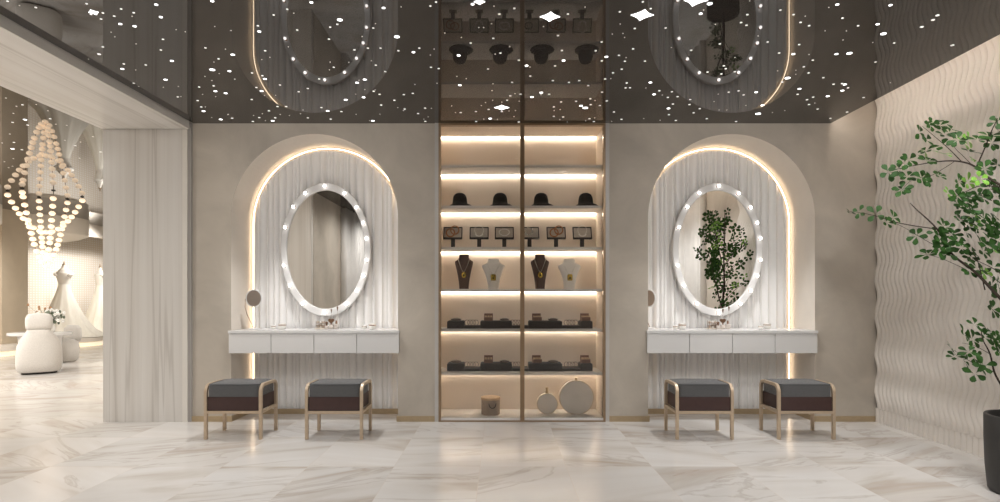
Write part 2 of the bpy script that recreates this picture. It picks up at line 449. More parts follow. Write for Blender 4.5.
# ------------------------------------------------------------------ vanities
def fluted(cx, seed, label):
    r = random.Random(seed); R = .742; b = MB(); cols = []
    x = -R; edges = [x]
    while x < R:
        x += r.choice([.03, .036, .045, .055, .07, .085]); edges.append(min(x, R))
    for a, c in zip(edges, edges[1:]):
        wdt = c-a; dep = min(.04, wdt*.6)*r.uniform(.6, 1.)
        kind = r.random()
        n = 8
        for i in range(n):
            t = i/n
            if kind < .6: d = dep*math.sin(PI*t)**.8
            else: d = dep*(1-math.sin(PI*t)**.8)*.9
            cols.append((a+wdt*t, d))
    cols.append((R, 0.))
    rows = []
    for xx, d in cols:
        zt = SPRING+math.sqrt(max(0, R*R-xx*xx))
        rows.append([(cx+xx, RB-.035-d, .0), (cx+xx, RB-.035-d, max(zt, SPRING+.001))])
    b.rings(rows, closed=False, cap=False)
    # edge back to the wall
    for (p, q) in zip(rows, rows[1:]):
        b.face([p[1], q[1], (q[1][0], RB-.002, q[1][2]), (p[1][0], RB-.002, p[1][2])])
    for p in (rows[0], rows[-1]):
        b.face([p[0], p[1], (p[1][0], RB-.002, p[1][2]), (p[0][0], RB-.002, 0.)])
    bmesh.ops.remove_doubles(b.bm, verts=b.bm.verts, dist=1e-5)
    return tag(b.build('fluted_panel', M['flute'], smooth=True, angle=.75, fix=True), label, 'wall panel', 'fluted panels in the arched recesses')
fluted(ARCHES[0][0], 11, 'white fluted arch panel behind the left vanity')
fluted(ARCHES[1][0], 23, 'white fluted arch panel behind the right vanity')
for (cx, r), side in zip(ARCHES, ('left', 'right')):
    rr = .772
    pts = [(cx-rr, RB-.03, .06), (cx-rr, RB-.03, 1.0), (cx-rr, RB-.03, SPRING)]+[(cx-rr*math.cos(PI*i/48), RB-.03, SPRING+rr*math.sin(PI*i/48)) for i in range(1, 48)]+[(cx+rr, RB-.03, SPRING), (cx+rr, RB-.03, 1.), (cx+rr, RB-.03, .06)]
    tag(MB().tube(pts, .0042, 6).build('light_strip', M['led']), 'warm glowing light strip edging the %s arched recess' % side, 'light strip', 'light strips in the arched recesses')

BULBS = [(349, 187), (377, 219), (392, 255), (400, 291), (400, 341), (391, 377), (377, 412), (352, 440), (258, 187), (231, 219), (212, 266), (208, 354), (223, 400), (253, 440), (303, 172), (303, 461)]
def make_mirror(loc, label):
    t = thing('vanity_mirror', label, 'mirror', loc, 0, 'oval mirrors with bulbs')
    n = 72; AO, BO, AI, BI = .46, .68, .398, .603
    ring = lambda a, b2, y: [(a*math.cos(2*PI*i/n), y, b2*math.sin(2*PI*i/n)) for i in range(n)]
    f = MB()
    vs = [ring(AO-.006, BO-.006, .0), ring(AO, BO, -.008), ring(AO, BO, -.028), ring(AO-.008, BO-.008, -.036), ring(AI+.006, BI+.006, -.036), ring(AI, BI, -.03), ring(AI, BI, -.004), ring(AI-.03, BI-.03, 0.)]
    f.rings(vs, cap=False)
    f.build('frame', M['white'], t, smooth=True, angle=.5)
    g = MB().rings([ring(AI+.004, BI+.004, -.018), ring(AI+.004, BI+.004, -.006)])
    g.build('mirror_glass', M['mirror'], t)
    b0 = None
    for u, v in BULBS:
        x, z = (u-303)/2.28/98.5, -(v-316.5)/2.28/98.5
        # keep the bulb on the frame's centre line
        a = math.atan2(z/((BO+BI)/2), x/((AO+AI)/2))
        k = ((AO+AI)/2*math.cos(a), -.036, (BO+BI)/2*math.sin(a))
        if b0 is None:
            b0 = MB().ball((0, -.024, 0), .0155, 14, 10).build('bulb', M['bulb'], t, smooth=True, angle=3)
            MB().cyl((0, 0, 0), (0, -.012, 0), .016, .013, 14).build('socket', M['socket'], b0)
            o = b0
        else: o = copy_tree(b0, t)
        o.location = k
    return t
MIRY = RB-.035-.052
m1 = make_mirror((ARCHES[0][0], MIRY, 1.672), 'oval bulb-lit mirror above the left vanity counter')
put(copy_tree(m1), (ARCHES[1][0], MIRY, 1.672), 'oval bulb-lit mirror above the right vanity counter, reflecting a tree')

def make_vanity(loc, label):
    t = thing('vanity_counter', label, 'vanity', loc, 0, 'floating vanity counters')
    d0 = -.012
    b = MB().span((-.795, .012, .668), (.795, .36, .842)); b.build('cabinet_body', M['white'], t)
    top = MB().rbox((0, .172, .857), (1.592, .376, .028), .004, 2); top.span((-.815, d0-.014, .843), (.815, -.002, .871)); top.build('countertop', M['white'], t)
    e = [-.813, -.408, .0, .408, .813]
    for a, c in zip(e, e[1:]):
        MB().rbox(((a+c)/2, .0, .746), (c-a-.005, .018, .184), .002, 2).build('drawer_front', M['white'], t)
    for o in t.children:
        if o.name.startswith('drawer_front'): o.location.y = -.0115
    return t
van = make_vanity((ARCHES[0][0], WB, 0), 'white floating four-drawer counter under the left oval mirror')
put(copy_tree(van), (ARCHES[1][0], WB, 0), 'white floating four-drawer counter under the right oval mirror')
CT = .8725

# things on the counters
def make_jar(r, h, label, loc):
    t = thing('cosmetic_jar', label, 'jar', loc, 0, 'cream jars on the vanity counters')
    MB().lathe([(r*.6, 0), (r*.92, .12*h), (r, .4*h), (r*.95, .62*h)], seg=20).build('jar_body', M['jar'], t, smooth=True, angle=1)
    MB().lathe([(r*.98, .62*h), (r*1.0, .68*h), (r*1.0, .74*h)], seg=20).build('collar', M['gilt'], t, smooth=True, angle=1)
    MB().lathe([(r*.96, .74*h), (r*.98, .9*h), (r*.7, .98*h), (r*.3, h)], seg=20).build('lid', M['jar'], t, smooth=True, angle=1)
    return t
JARS = [(273.5, 5.42, .024, .038, 'small white jar left of the perfumes on the left counter'), (282.2, 5.42, .037, .062, 'larger white jar with rose gold band left of perfumes, left counter'),
        (364.5, 5.42, .024, .038, 'small white jar at the right of the left counter'), (372.2, 5.42, .036, .060, 'larger white jar with rose gold band, right of left counter'),
        (675.4, 5.42, .024, .038, 'small white jar left of the perfumes on the right counter'), (682.2, 5.42, .037, .062, 'larger white jar with rose gold band left of perfumes, right counter'),
        (760.8, 5.42, .024, .038, 'small white jar at the right of the right counter'), (767.0, 5.46, .036, .060, 'larger white jar with rose gold band, right of right counter')]
for px, y, r, h, lab in JARS: make_jar(r, h, lab, ((px-VX)*y/F, y, CT))

def make_shave(label, loc, rz):
    t = thing('makeup_mirror', label, 'mirror', loc, rz, 'small round makeup mirrors')
    MB().lathe([(.055, 0), (.055, .008), (.02, .013), (.006, .016)], seg=24).build('base', M['white'], t, smooth=True)
    MB().tube([(0, .0, .014), (-.03, .006, .07), (-.066, .01, .15), (-.082, .008, .22), (-.078, .0, .30)], .0028, 6).build('stem', M['gilt'], t, smooth=True)
    n = 40; ring = lambda a, y: [(a*.9*math.cos(2*PI*i/n), y, .305+a*1.08*math.sin(2*PI*i/n)) for i in range(n)]
    MB().rings([ring(.08, .006), ring(.083, 0), ring(.08, -.008), ring(.073, -.008), ring(.073, -.004)], cap=False).rings([ring(.08, .006), ring(.02, .008)]).build('frame', M['white'], t, smooth=True)
    MB().rings([ring(.0735, -.0055), ring(.0735, .0)]).build('mirror_glass', M['pinkmirror'], t)
    return t
make_shave('round makeup mirror on a thin stand at left end of left counter', (-2.425, 5.42, CT), .25)
s2 = copy_tree([o for o in C.objects if o.name == 'makeup_mirror'][0])
put(s2, (1.512, 5.56, CT), 'round makeup mirror half hidden by edge of right recess', -.9)

def heart(s):
    return [(s*.062*16*math.sin(a)**3/1., s*.062*(13*math.cos(a)-5*math.cos(2*a)-2*math.cos(3*a)-math.cos(4*a))) for a in [2*PI*i/28 for i in range(28)]]
def make_perfume(loc, label, w_, h, stopper, group='perfume bottles on the vanity counters'):
    t = thing('perfume_bottle', label, 'perfume', loc, 0, group)
    MB().rbox((0, 0, h/2), (w_, w_*.6, h), w_*.16, 3).build('bottle_body', M['perfume'], t, smooth=True)
    MB().cyl((0, 0, h), (0, 0, h+.012), .007, .007, 12).build('neck', M['gilt'], t)
    if stopper == 'heart':
        MB().prism(heart(.029), lambda u, v, q: (u, q-.008, h+.036+v), .016).build('heart_stopper', M['amberbrown'], t)
    elif stopper == 'ball':
        MB().ball((0, 0, h+.024), .014, 14, 10).build('stopper', M['amberbrown'], t, smooth=True)
    else:
        MB().cyl((0, 0, h+.01), (0, 0, h+.035), .009, .007, 12).build('stopper', M['gilt'], t)
    return t
def make_rack(loc, label):
    t = thing('cosmetics_rack', label, 'rack', loc, 0, 'cosmetics racks on the vanity counters')
    f = MB().rbox((0, 0, .006), (.10, .06, .012), .003, 2)
    f.build('tray', M['pad'], t)
    for k, z0 in enumerate((.032, .058)):
        MB().span((-.042, -.026, z0), (.042, .026, z0+.003)).build('tier', M['gilt'], t)
    for x in (-.04, .04):
        for y in (-.024, .024): MB().cyl((x, y, .01), (x, y, .085), .0018, None, 8).build('post', M['gilt'], t)
    for k, z0 in enumerate((.012, .035, .061)):
        for j in range(3):
            MB().rbox((-.027+j*.027, 0, z0+.009), (.021, .03, .018), .003, 2).build('compact', M['jar' if (k+j) % 2 else 'pad'], t)
    return t
def make_brush(loc, label, h, g='makeup brushes standing on the counters'):
    t = thing('makeup_brush', label, 'brush', loc, 0, g)
    MB().lathe([(.012, 0), (.012, .004), (.004, .010), (.0022, .03), (.0022, h*.8)], seg=12).build('handle', M['perfume'], t, smooth=True)
    MB().lathe([(.004, h*.8), (.005, h*.86), (.0075, h*.92), (.008, h*.97), (.004, h)], seg=12).build('bristles', M['amberbrown'], t, smooth=True)
    return t
for sd, off in (('left', 0), ('right', 391.5)):
    def q(px, y): return ((px+off-VX)*y/F, y, CT)
    make_rack(q(321, 5.45), 'tiered cosmetics rack beside perfume bottles on the %s counter' % sd)
    make_perfume(q(326.6, 5.40), 'small round-stoppered perfume bottle beside rack on %s counter' % sd, .032, .038, 'ball')
    make_perfume(q(331.2, 5.42), 'heart-stoppered perfume bottle on the %s counter' % sd, .042, .046, 'heart')
    make_perfume(q(336.2, 5.45), 'square gold-capped perfume bottle rightmost of perfumes on %s counter' % sd, .046, .05, 'cap')
    make_brush(q(331.4, 5.50), 'shorter thin brush with brown tip behind perfumes, %s counter' % sd, .20)
    make_brush(q(337.4, 5.50), 'taller thin brush with brown tip behind perfumes, %s counter' % sd, .225)

# ------------------------------------------------------------------ stools
def make_stool(label):
    t = thing('upholstered_stool', label, 'stool', (0, 0, 0), 0, 'stools in front of the vanities')
    W, D, T, Z1 = .482, .335, .024, .463
    for s in (-1, 1):
        x = s*(W/2-T/2)
        pts = []; R = .06
        pts.append((-D/2+T/2, .0))
        for i in range(9):
            a = PI-PI/2*i/8; pts.append((-D/2+T/2+R+R*math.cos(a), Z1-T/2-R+R*math.sin(a)))
        for i in range(9):
            a = PI/2-PI/2*i/8; pts.append((D/2-T/2-R+R*math.cos(a), Z1-T/2-R+R*math.sin(a)))
        pts.append((D/2-T/2, .0))
        b = MB(); rings = []
        for i, (y, z) in enumerate(pts):
            p0 = Vector(pts[max(i-1, 0)]); p1 = Vector(pts[min(i+1, len(pts)-1)]); d = (p1-p0).normalized(); nrm = Vector((-d.y, d.x))
            if i in (0, len(pts)-1): nrm = Vector((-1, 0)) if i == 0 else Vector((1, 0))
            o1 = Vector((y, z))+nrm*T/2; o2 = Vector((y, z))-nrm*T/2
            rings.append([(x-T/2, *o1), (x+T/2, *o1), (x+T/2, *o2), (x-T/2, *o2)])
        b.rings(rings); b.build('side_frame', M['stoolframe'], t, smooth=True, angle=.5)
        MB().span((x-T/2+.001, -D/2+T, .216), (x+T/2-.001, D/2-T, .238)).build('side_rail', M['stoolframe'], t)
    for s in (-1, 1):
        MB().span((-W/2+T, s*(D/2-T/2)-T/2+.001, .216), (W/2-T, s*(D/2-T/2)+T/2-.001, .238)).build('cross_rail', M['stoolframe'], t)
    MB().rbox((0, 0, .297), (W-2*T-.004, D-.012, .116), .004, 2).build('seat_box', M['brownlea'], t, smooth=True)
    c = MB(); nx, ny = 16, 12; w2, d2 = (W-2*T-.004)/2, (D-.008)/2
    rings = []
    def ring(k, z, dome=0):
        pts = []; n = 48
        for i in range(n):
            a = 2*PI*i/n; ca, sa = math.cos(a), math.sin(a); e = .16
            pts.append((k*w2*math.copysign(abs(ca)**e, ca), k*d2*math.copysign(abs(sa)**e, sa), z))
        return pts
    c.rings([ring(1, .356), ring(1, .44), ring(.992, .452), ring(.965, .459), ring(.8, .4655), ring(.5, .470), ring(.15, .472)])
    c.build('cushion', M['greyfab'], t, smooth=True, angle=.9)
    pp = ring(.985, .4565); MB().tube(pp, .0032, 6, closed=True).build('piping', M['piping'], t, smooth=True)
    return t
st = make_stool('x')
SY = 4.595+.16
SL = [(-2.23, 'grey and brown stool at the left end of the left vanity, beside the marble column'), (-1.387, 'grey and brown stool at the right side of the left vanity'),
      (1.71, 'grey and brown stool at the left side of the right vanity'), (2.56, 'grey and brown stool at the right side of the right vanity, nearest wavy wall')]
for i, (x, lab) in enumerate(SL):
    put(st if i == 0 else copy_tree(st), (x, SY, 0), lab, 0)

# ------------------------------------------------------------------ display cabinet
CD = .40
cab = thing('display_cabinet', 'built-in lit display cabinet with glass doors between the two vanities', 'cabinet', (0, WB, 0))
ix0, ix1 = -.564, .985; mx0, mx1 = .193, .233
SH = [2.462, 2.070, 1.672, 1.268, .880, .463]
TH = .024
MB().span((ix0-.1, CD, 0), (ix1+.05, CD+.02, CEIL)).build('back_panel', M['back'], cab)
for a, b in ((ix0-.08, ix0-.05), (ix1+.004, ix1+.03)):
    MB().span((a, .03, 0), (b, CD, CEIL)).build('side_panel', M['back'], cab)
MB().span((ix0-.079, .031, CEIL-.02), (ix1+.03, CD, CEIL-.001)).build('top_panel', M['back'], cab)
MB().span((ix0, -.012, .0142), (ix1, .0305, .036)).build('sill', M['shelf'], cab)
MB().span((ix0-.049, .031, .0), (ix1, CD, .036)).build('bottom_panel', M['shelf'], cab)
for z in SH:
    MB().span((ix0-.049, .035, z-TH), (ix1, CD, z)).build('shelf', M['shelf'], cab)
for z in [CEIL-.02]+[s-TH for s in SH]:
    MB().span((ix0-.045, CD-.022, z-.0055), (ix1-.003, CD-.002, z-.001)).build('light_strip', M['led_shelf'], cab)
for a, b in ((CABX0, CABX0+.036), (CABX1-.036, CABX1)):
    MB().span((a, -.016, 0), (b, .03, CEIL-.001)).build('side_trim', M['greytrim'], cab)
fr = MB()
fr.span((CABX0+.036, -.02, .012), (ix0, .03, CEIL-.001)); fr.span((ix1, -.02, .012), (CABX1-.036, .03, CEIL-.001))
fr.span((ix0, -.02, CEIL-.022), (ix1, .03, CEIL-.001)); fr.span((CABX0+.036, -.02, 0), (CABX1-.036, .03, .014))
fr.build('frame', M['darkbronze'], cab)
MB().span((mx0, -.02, .0142), (mx1, .03, CEIL-.022)).build('mullion', M['darkbronze'], cab)
for a, b in ((ix0, mx0), (mx1, ix1)):
    MB().span((a+.001, .0, .037), (b-.001, .006, CEIL-.023)).build('glass_door', M['glass'], cab)

def pos(px, dy, z): y = WB+dy; return ((px-VX)*y/F, y, z)
ordn = ['leftmost', 'second from left', 'third from left', 'rightmost']
# hats
ht = thing('hat', 'x', 'hat', (0, 0, 0), 0, 'black hats on the display shelf')
h = MB()
prof = [(.074, .002), (.072, .05), (.070, .08), (.063, .108), (.05, .128), (.03, .139), (.008, .143)]
h.lathe(prof, (-.004, 0, 0), 28); h.build('crown', M['hat'], ht, smooth=True, angle=1.2)
h = MB(); n = 40
def hb(k, z, s): return [(k*(.112+.014*max(0, math.cos(a)))*math.cos(a), k*.118*math.sin(a), z+s) for a in [2*PI*i/n for i in range(n)]]
h.rings([hb(.62, .034, 0), hb(.8, .026, 0), hb(.97, .014, 0), hb(1, .008, 0), hb(.97, .004, 0), hb(.8, .012, 0), hb(.62, .022, 0)], cap=False)
h.build('brim', M['hat'], ht, smooth=True, angle=1.2)
MB().lathe([(.0745, .024), (.076, .026), (.0748, .044), (.0725, .045)], (-.004, 0, 0), 28, cap=False).build('band', M['wire'], ht, smooth=True)
for i, px in enumerate((460.3, 500.5, 541.5, 586)):
    put(ht if i == 0 else copy_tree(ht), pos(px, .155, SH[1]+.001), '%s of the four black hats on the display shelf' % (ordn[i] if i in (0, 3) else ('second from left' if i == 1 else 'third from left')), 0 if i > 1 else .2)
# jewellery stands
stand = thing('jewellery_stand', 'x', 'display stand', (0, 0, 0), 0, 'dark jewellery stands')
MB().rbox((0, .0, .004), (.075, .06, .008), .002, 2).build('base', M['black'], stand)
MB().span((-.0195, -.012, .008), (.0195, .012, .088)).build('post', M['black'], stand)
TILT = Euler((math.radians(66), 0, 0))
tp = Vector((0, -.005, .147))
def tl(x, y, z): return tuple(tp+TILT.to_matrix() @ Vector((x, y, z)))
tr = MB(); tr.box(tp, (.186, .128, .012), TILT)
for x in (-.089, .089): tr.box(tl(x, 0, .010), (.009, .128, .014), TILT)
for y in (-.0595, .0595): tr.box(tl(0, y, .010), (.186, .010, .014), TILT)
tr.build('tray', M['black'], stand)
MB().box(tl(0, 0, .0085), (.168, .109, .006), TILT).build('pad', M['pad'], stand)
spx = (453, 479.2, 504.3, 529.5, 556, 582)
def loop(c, r, k, tiltx, n=26, ry=None):
    return [tl(c[0]+r*math.cos(2*PI*i/n), c[1]+(ry or r)*math.sin(2*PI*i/n)*math.cos(tiltx), .014+k+(ry or r)*abs(math.sin(tiltx))*(1+math.sin(2*PI*i/n))) for i in range(n)]
kinds = ['bangle', 'pearl', 'white', 'silver', 'bangle', 'pearl']
oo = ['leftmost', 'second', 'third', 'fourth', 'fifth', 'rightmost']
what = {'bangle': 'amber bangles', 'pearl': 'a pearl strand', 'white': 'a white bracelet', 'silver': 'a silver cuff'}
for i, px in enumerate(spx):
    L = pos(px, .2, SH[2]+.001)
    od = oo[i]+(' from left' if 0 < i < 5 else '')
    put(stand if i == 0 else copy_tree(stand), L, 'dark tilted jewellery stand, %s of the six, holding %s' % (od, what[kinds[i]]))
    k = kinds[i]; g = 'jewellery on the tilted stands'
    if k == 'bangle':
        for j, (cx, cy, r, tx, wd) in enumerate(((-.022, -.008, .040, .25, 'left and lower'), (.022, .008, .040, .55, 'right and upper'))):
            o = MB().tube(loop((cx, cy), r, .004+.012*j, tx), .0062, 8, closed=True).build('bangle', M['orange'], smooth=True, angle=3, loc=L)
            tag(o, '%s amber bangle on the %s jewellery stand' % (wd, od), 'bangle', g)
    elif k == 'pearl':
        b = MB()
        for j in range(34):
            a = 2*PI*j/34; b.ball(tl(.042*math.cos(a)*(1+.12*math.sin(3*a)), .012+.05*math.sin(a), .018+.036*max(0, math.sin(a))), .0042, 8, 6)
        for j in range(18):
            a = PI*j/17; b.ball(tl(.036*math.cos(a), -.02-.022*math.sin(a), .018), .004, 8, 6)
        tag(b.build('pearl_necklace', M['pearl'], smooth=True, angle=3, loc=L), 'looped pearl strand on the %s jewellery stand' % od, 'necklace', g)
    elif k == 'white':
        tag(MB().tube(loop((0, 0), .05, .002, .2, ry=.034), .0065, 8, closed=True).build('bracelet', M['pearl'], smooth=True, angle=3, loc=L), 'oval white bracelet on the %s jewellery stand' % od, 'bracelet', g)
    else:
        tag(MB().tube(loop((-.01, 0), .036, .003, .6), .0075, 8, closed=True).build('cuff', M['silver'], smooth=True, angle=3, loc=L), 'silver cuff bracelet on the %s jewellery stand' % od, 'bracelet', g)
# necklace busts
def make_bust(m_, neck, sh, bot, z_sh, top, label):
    t = thing('necklace_bust', label, 'display bust', (0, 0, 0), 0, 'necklace busts on the shelf')
    half = [(bot, 0), (bot*1.02, .03), (bot*1.22, .10), (bot*1.55, z_sh*.68), (sh*.96, z_sh*.93), (sh, z_sh), (sh*.97, z_sh+.012), (neck*1.25, z_sh+.03), (neck*1.02, z_sh+.05), (neck, top-.008), (neck*.95, top)]
    rings = []
    for hw, z in half:
        k = z/top
        dep = .026+.016*math.sin(PI*min(1, k*1.15)); yo = .018*k
        rings.append([(hw*math.copysign(abs(math.cos(a))**.75, math.cos(a)), yo+dep*math.copysign(abs(math.sin(a))**.9, math.sin(a)), z) for a in [2*PI*i/28 for i in range(28)]])
    MB().rings(rings).build('form', m_, t, smooth=True, angle=1.)
    return t
bb = make_bust(M['bustbrown'], .048, .092, .046, .265, .345, 'x')
bc = make_bust(M['bustcream'], .055, .114, .054, .225, .30, 'x')
for px, src, first, zn, ws, dk, lab, lab2 in (
        (464, bb, True, (.30, .165), .058, 1, 'brown necklace bust, leftmost on its shelf', 'silver chain with oval gold pendant on the leftmost brown bust'),
        (493.4, bc, True, (.25, .14), .06, 0, 'cream necklace bust left of the centre mullion', 'thin chain with square gold pendant on the left cream bust'),
        (540, bb, False, (.30, .165), .058, 1, 'brown necklace bust just right of the centre mullion', 'silver chain with oval gold pendant on the brown bust right of mullion'),
        (569.4, bc, False, (.25, .14), .06, 0, 'cream necklace bust, rightmost on its shelf', 'thin chain with square gold pendant on the rightmost cream bust')):
    L = pos(px, .22, SH[3]+.001)
    put(src if first else copy_tree(src), L, lab)
    n = thing('pendant_necklace', lab2, 'necklace', L, 0, 'gold pendants on the busts')
    pts = []
    for i in range(17):
        s_ = -1+2*i/16; z = zn[1]+(zn[0]-zn[1])*abs(s_)**1.15; k = z/(.345 if dk else .30)
        pts.append((ws*(abs(s_)**.8)*math.copysign(1, s_), .018*k-(.026+.016*math.sin(PI*min(1, k*1.15)))*math.sqrt(max(.05, 1-(abs(s_)*.75)**2))-.004, z))
    MB().tube(pts, .0042 if dk else .0012, 6).build('chain', M['silver'], n, smooth=True)
    yq = pts[8][1]-.005
    pd = (MB().ball((0, yq, zn[1]-.026), .026, 16, 10, (.85, .3, 1.15)) if dk else MB().rbox((0, yq, zn[1]-.026), (.05, .012, .062), .008, 3)).build('pendant', M['gold'], n, smooth=True)
    MB().ball((0, yq-.007, zn[1]-.03), .011, 12, 8, (.9, .5, 1.1)).build('gem', M['stone'], n, smooth=True)
# stepped risers with accessories on the two lower shelves
BL = [(447, 464, 1), (464.3, 480, 0), (480.3, 512, 1), (512.3, 528.6, 0), (528.9, 562.2, 1), (562.5, 580.5, 0), (580.8, 592.6, 1)]
def make_dish(label, loc, wd):
    t = thing('trinket_dish', label, 'dish', loc, 0, 'flat dishes on the dark risers')
    MB().lathe([(.6*wd, 0), (.85*wd, .004), (wd, .014), (1.02*wd, .02), (.95*wd, .02), (.8*wd, .01), (.3*wd, .007)], seg=28, sy=.8).build('bowl', M['dish'], t, smooth=True)
    MB().lathe([(wd*.75, .016), (wd*.74, .022), (wd*.4, .028), (.01, .029)], seg=24, sy=.75).build('padded_top', M['dish'], t, smooth=True)
    return t
def make_cardbox(label, loc, rz=0):
    t = thing('card_box', label, 'box', loc, rz, 'small brown boxes on the dark risers')
    MB().rbox((0, 0, .018), (.088, .06, .036), .003, 2).build('box_body', M['card'], t)
    MB().rbox((0, .034, .036), (.088, .008, .072), .003, 2).build('box_lid', M['card'], t)
    for j in range(3):
        MB().span((-.036+j*.027, -.022, .036), (-.018+j*.027, .022, .05)).build('divider', M['lid'], t)
    return t
for si, z, sn in ((4, SH[4], 'second lowest shelf'), (5, SH[5], 'lowest raised shelf')):
    bn = ['first', 'second', 'third', 'fourth', 'fifth', 'sixth', 'last']
    for i, (a, b, hi) in enumerate(BL):
        y = WB+.13; x0, x1 = (a-VX)*y/F, (b-VX)*y/F; hh = .069 if hi else .026
        o = thing('display_riser', '%s dark riser block, %s in the row on the %s' % ('tall' if hi else 'low', bn[i], sn), 'riser', ((x0+x1)/2, y, z+.001), 0, 'dark riser blocks')
        MB().rbox((0, .09, hh/2), (x1-x0, .18, hh), .0025, 2).build('block', M['black'], o)
        if hi: MB().rbox((0, .09, hh+.002), (x1-x0-.012, .165, .005), .0015, 1).build('top_pad', M['piping'], o)
    def on(px, hi): y = WB+.20; return ((px-VX)*y/F, y, z+.001+(.0735 if hi else .027))
    for px, wd, nm in ((456, .052, 'leftmost'), (504.5, .046, 'middle'), (553, .05, 'rightmost')):
        make_dish('%s of the grey-brown dishes on the %s' % (nm, sn), on(px, 1), wd)
    for px, rz, nm in ((488.5, 0, 'left'), (537, .12, 'middle'), (585.4, .12, 'right')):
        make_cardbox('open brown box on the %s tall riser, %s' % (nm, sn), on(px, 1), rz)
    for px, nm in ((471.5, 'left'), (517, 'middle'), (571, 'right')):
        for j in range(4):
            c = on(px-4.5+3*j, 0); b = MB(); n = 20; r = .026
            a0 = rnd.uniform(-.5, .5)
            b.tube([(r*math.cos(2*PI*k/n)*math.cos(a0), r*.7*math.cos(2*PI*k/n)*math.sin(a0)+.012*math.sin(2*PI*k/n), r+.002+r*math.sin(2*PI*k/n)) for k in range(n)], .0028, 6, closed=True)
            tag(b.build('bangle', M['dish' if j % 2 else 'card'], smooth=True, angle=3, loc=c), '%s bangle, %s of four on the %s low riser, %s' % ('grey-brown' if j % 2 else 'reddish brown', ['first', 'second', 'third', 'last'][j], nm, sn), 'bangle', 'bangles on the low risers')
# bottom of the cabinet
L = pos(490.6, .17, .037)
hb_ = thing('hat_box', 'round taupe hat box with rope handle at the cabinet bottom', 'box', L)
MB().lathe([(.088, 0), (.091, .003), (.091, .145)], seg=40).build('box_body', M['taupebox'], hb_, smooth=True, angle=.7)
MB().lathe([(.0945, .145), (.0955, .148), (.0955, .164), (.093, .168)], seg=40).build('lid', M['lid'], hb_, smooth=True, angle=.7)
MB().tube([(.0+.02+.034*math.sin(a), -math.sqrt(.0975**2-(.02+.034*math.sin(a))**2), .118-.045*math.cos(a)) for a in [-PI/2+PI*i/14 for i in range(15)]], .0035, 6).build('rope_handle', M['cord'], hb_, smooth=True)
def make_moon(label, loc, R, nh):
    t = thing('moon_vase', label, 'vase', loc, 0, 'round flat vases')
    n = 56; zc = R*.985
    def ring(k, y): return [(k*R*math.cos(2*PI*i/n), y, max(.0, zc+k*R*math.sin(2*PI*i/n))) for i in range(n)]
    MB().rings([ring(.9, -.036), ring(.97, -.034), ring(1, -.02), ring(1, .02), ring(.97, .034), ring(.9, .036)]).build('vase_body', M['moon'], t, smooth=True, angle=.9)
    rim = [(R*.985*math.cos(2*PI*i/n), -.031, max(.005, zc+R*.985*math.sin(2*PI*i/n))) for i in range(n)]
    MB().tube(rim, .0028, 6, closed=True).build('gold_rim', M['rim'], t, smooth=True, angle=3)
    MB().lathe([(.017, 0), (.014, nh*.4), (.014, nh*.8), (.019, nh), (.012, nh)], (0, 0, zc+R-.004), 16).build('neck', M['rim'], t, smooth=True)
    return t
make_moon('smaller round flat vase with slim neck at the cabinet bottom', pos(547, .2, .037), .101, .062)
make_moon('larger round flat vase with short neck at cabinet bottom right', pos(576.2, .17, .037), .168, .03)

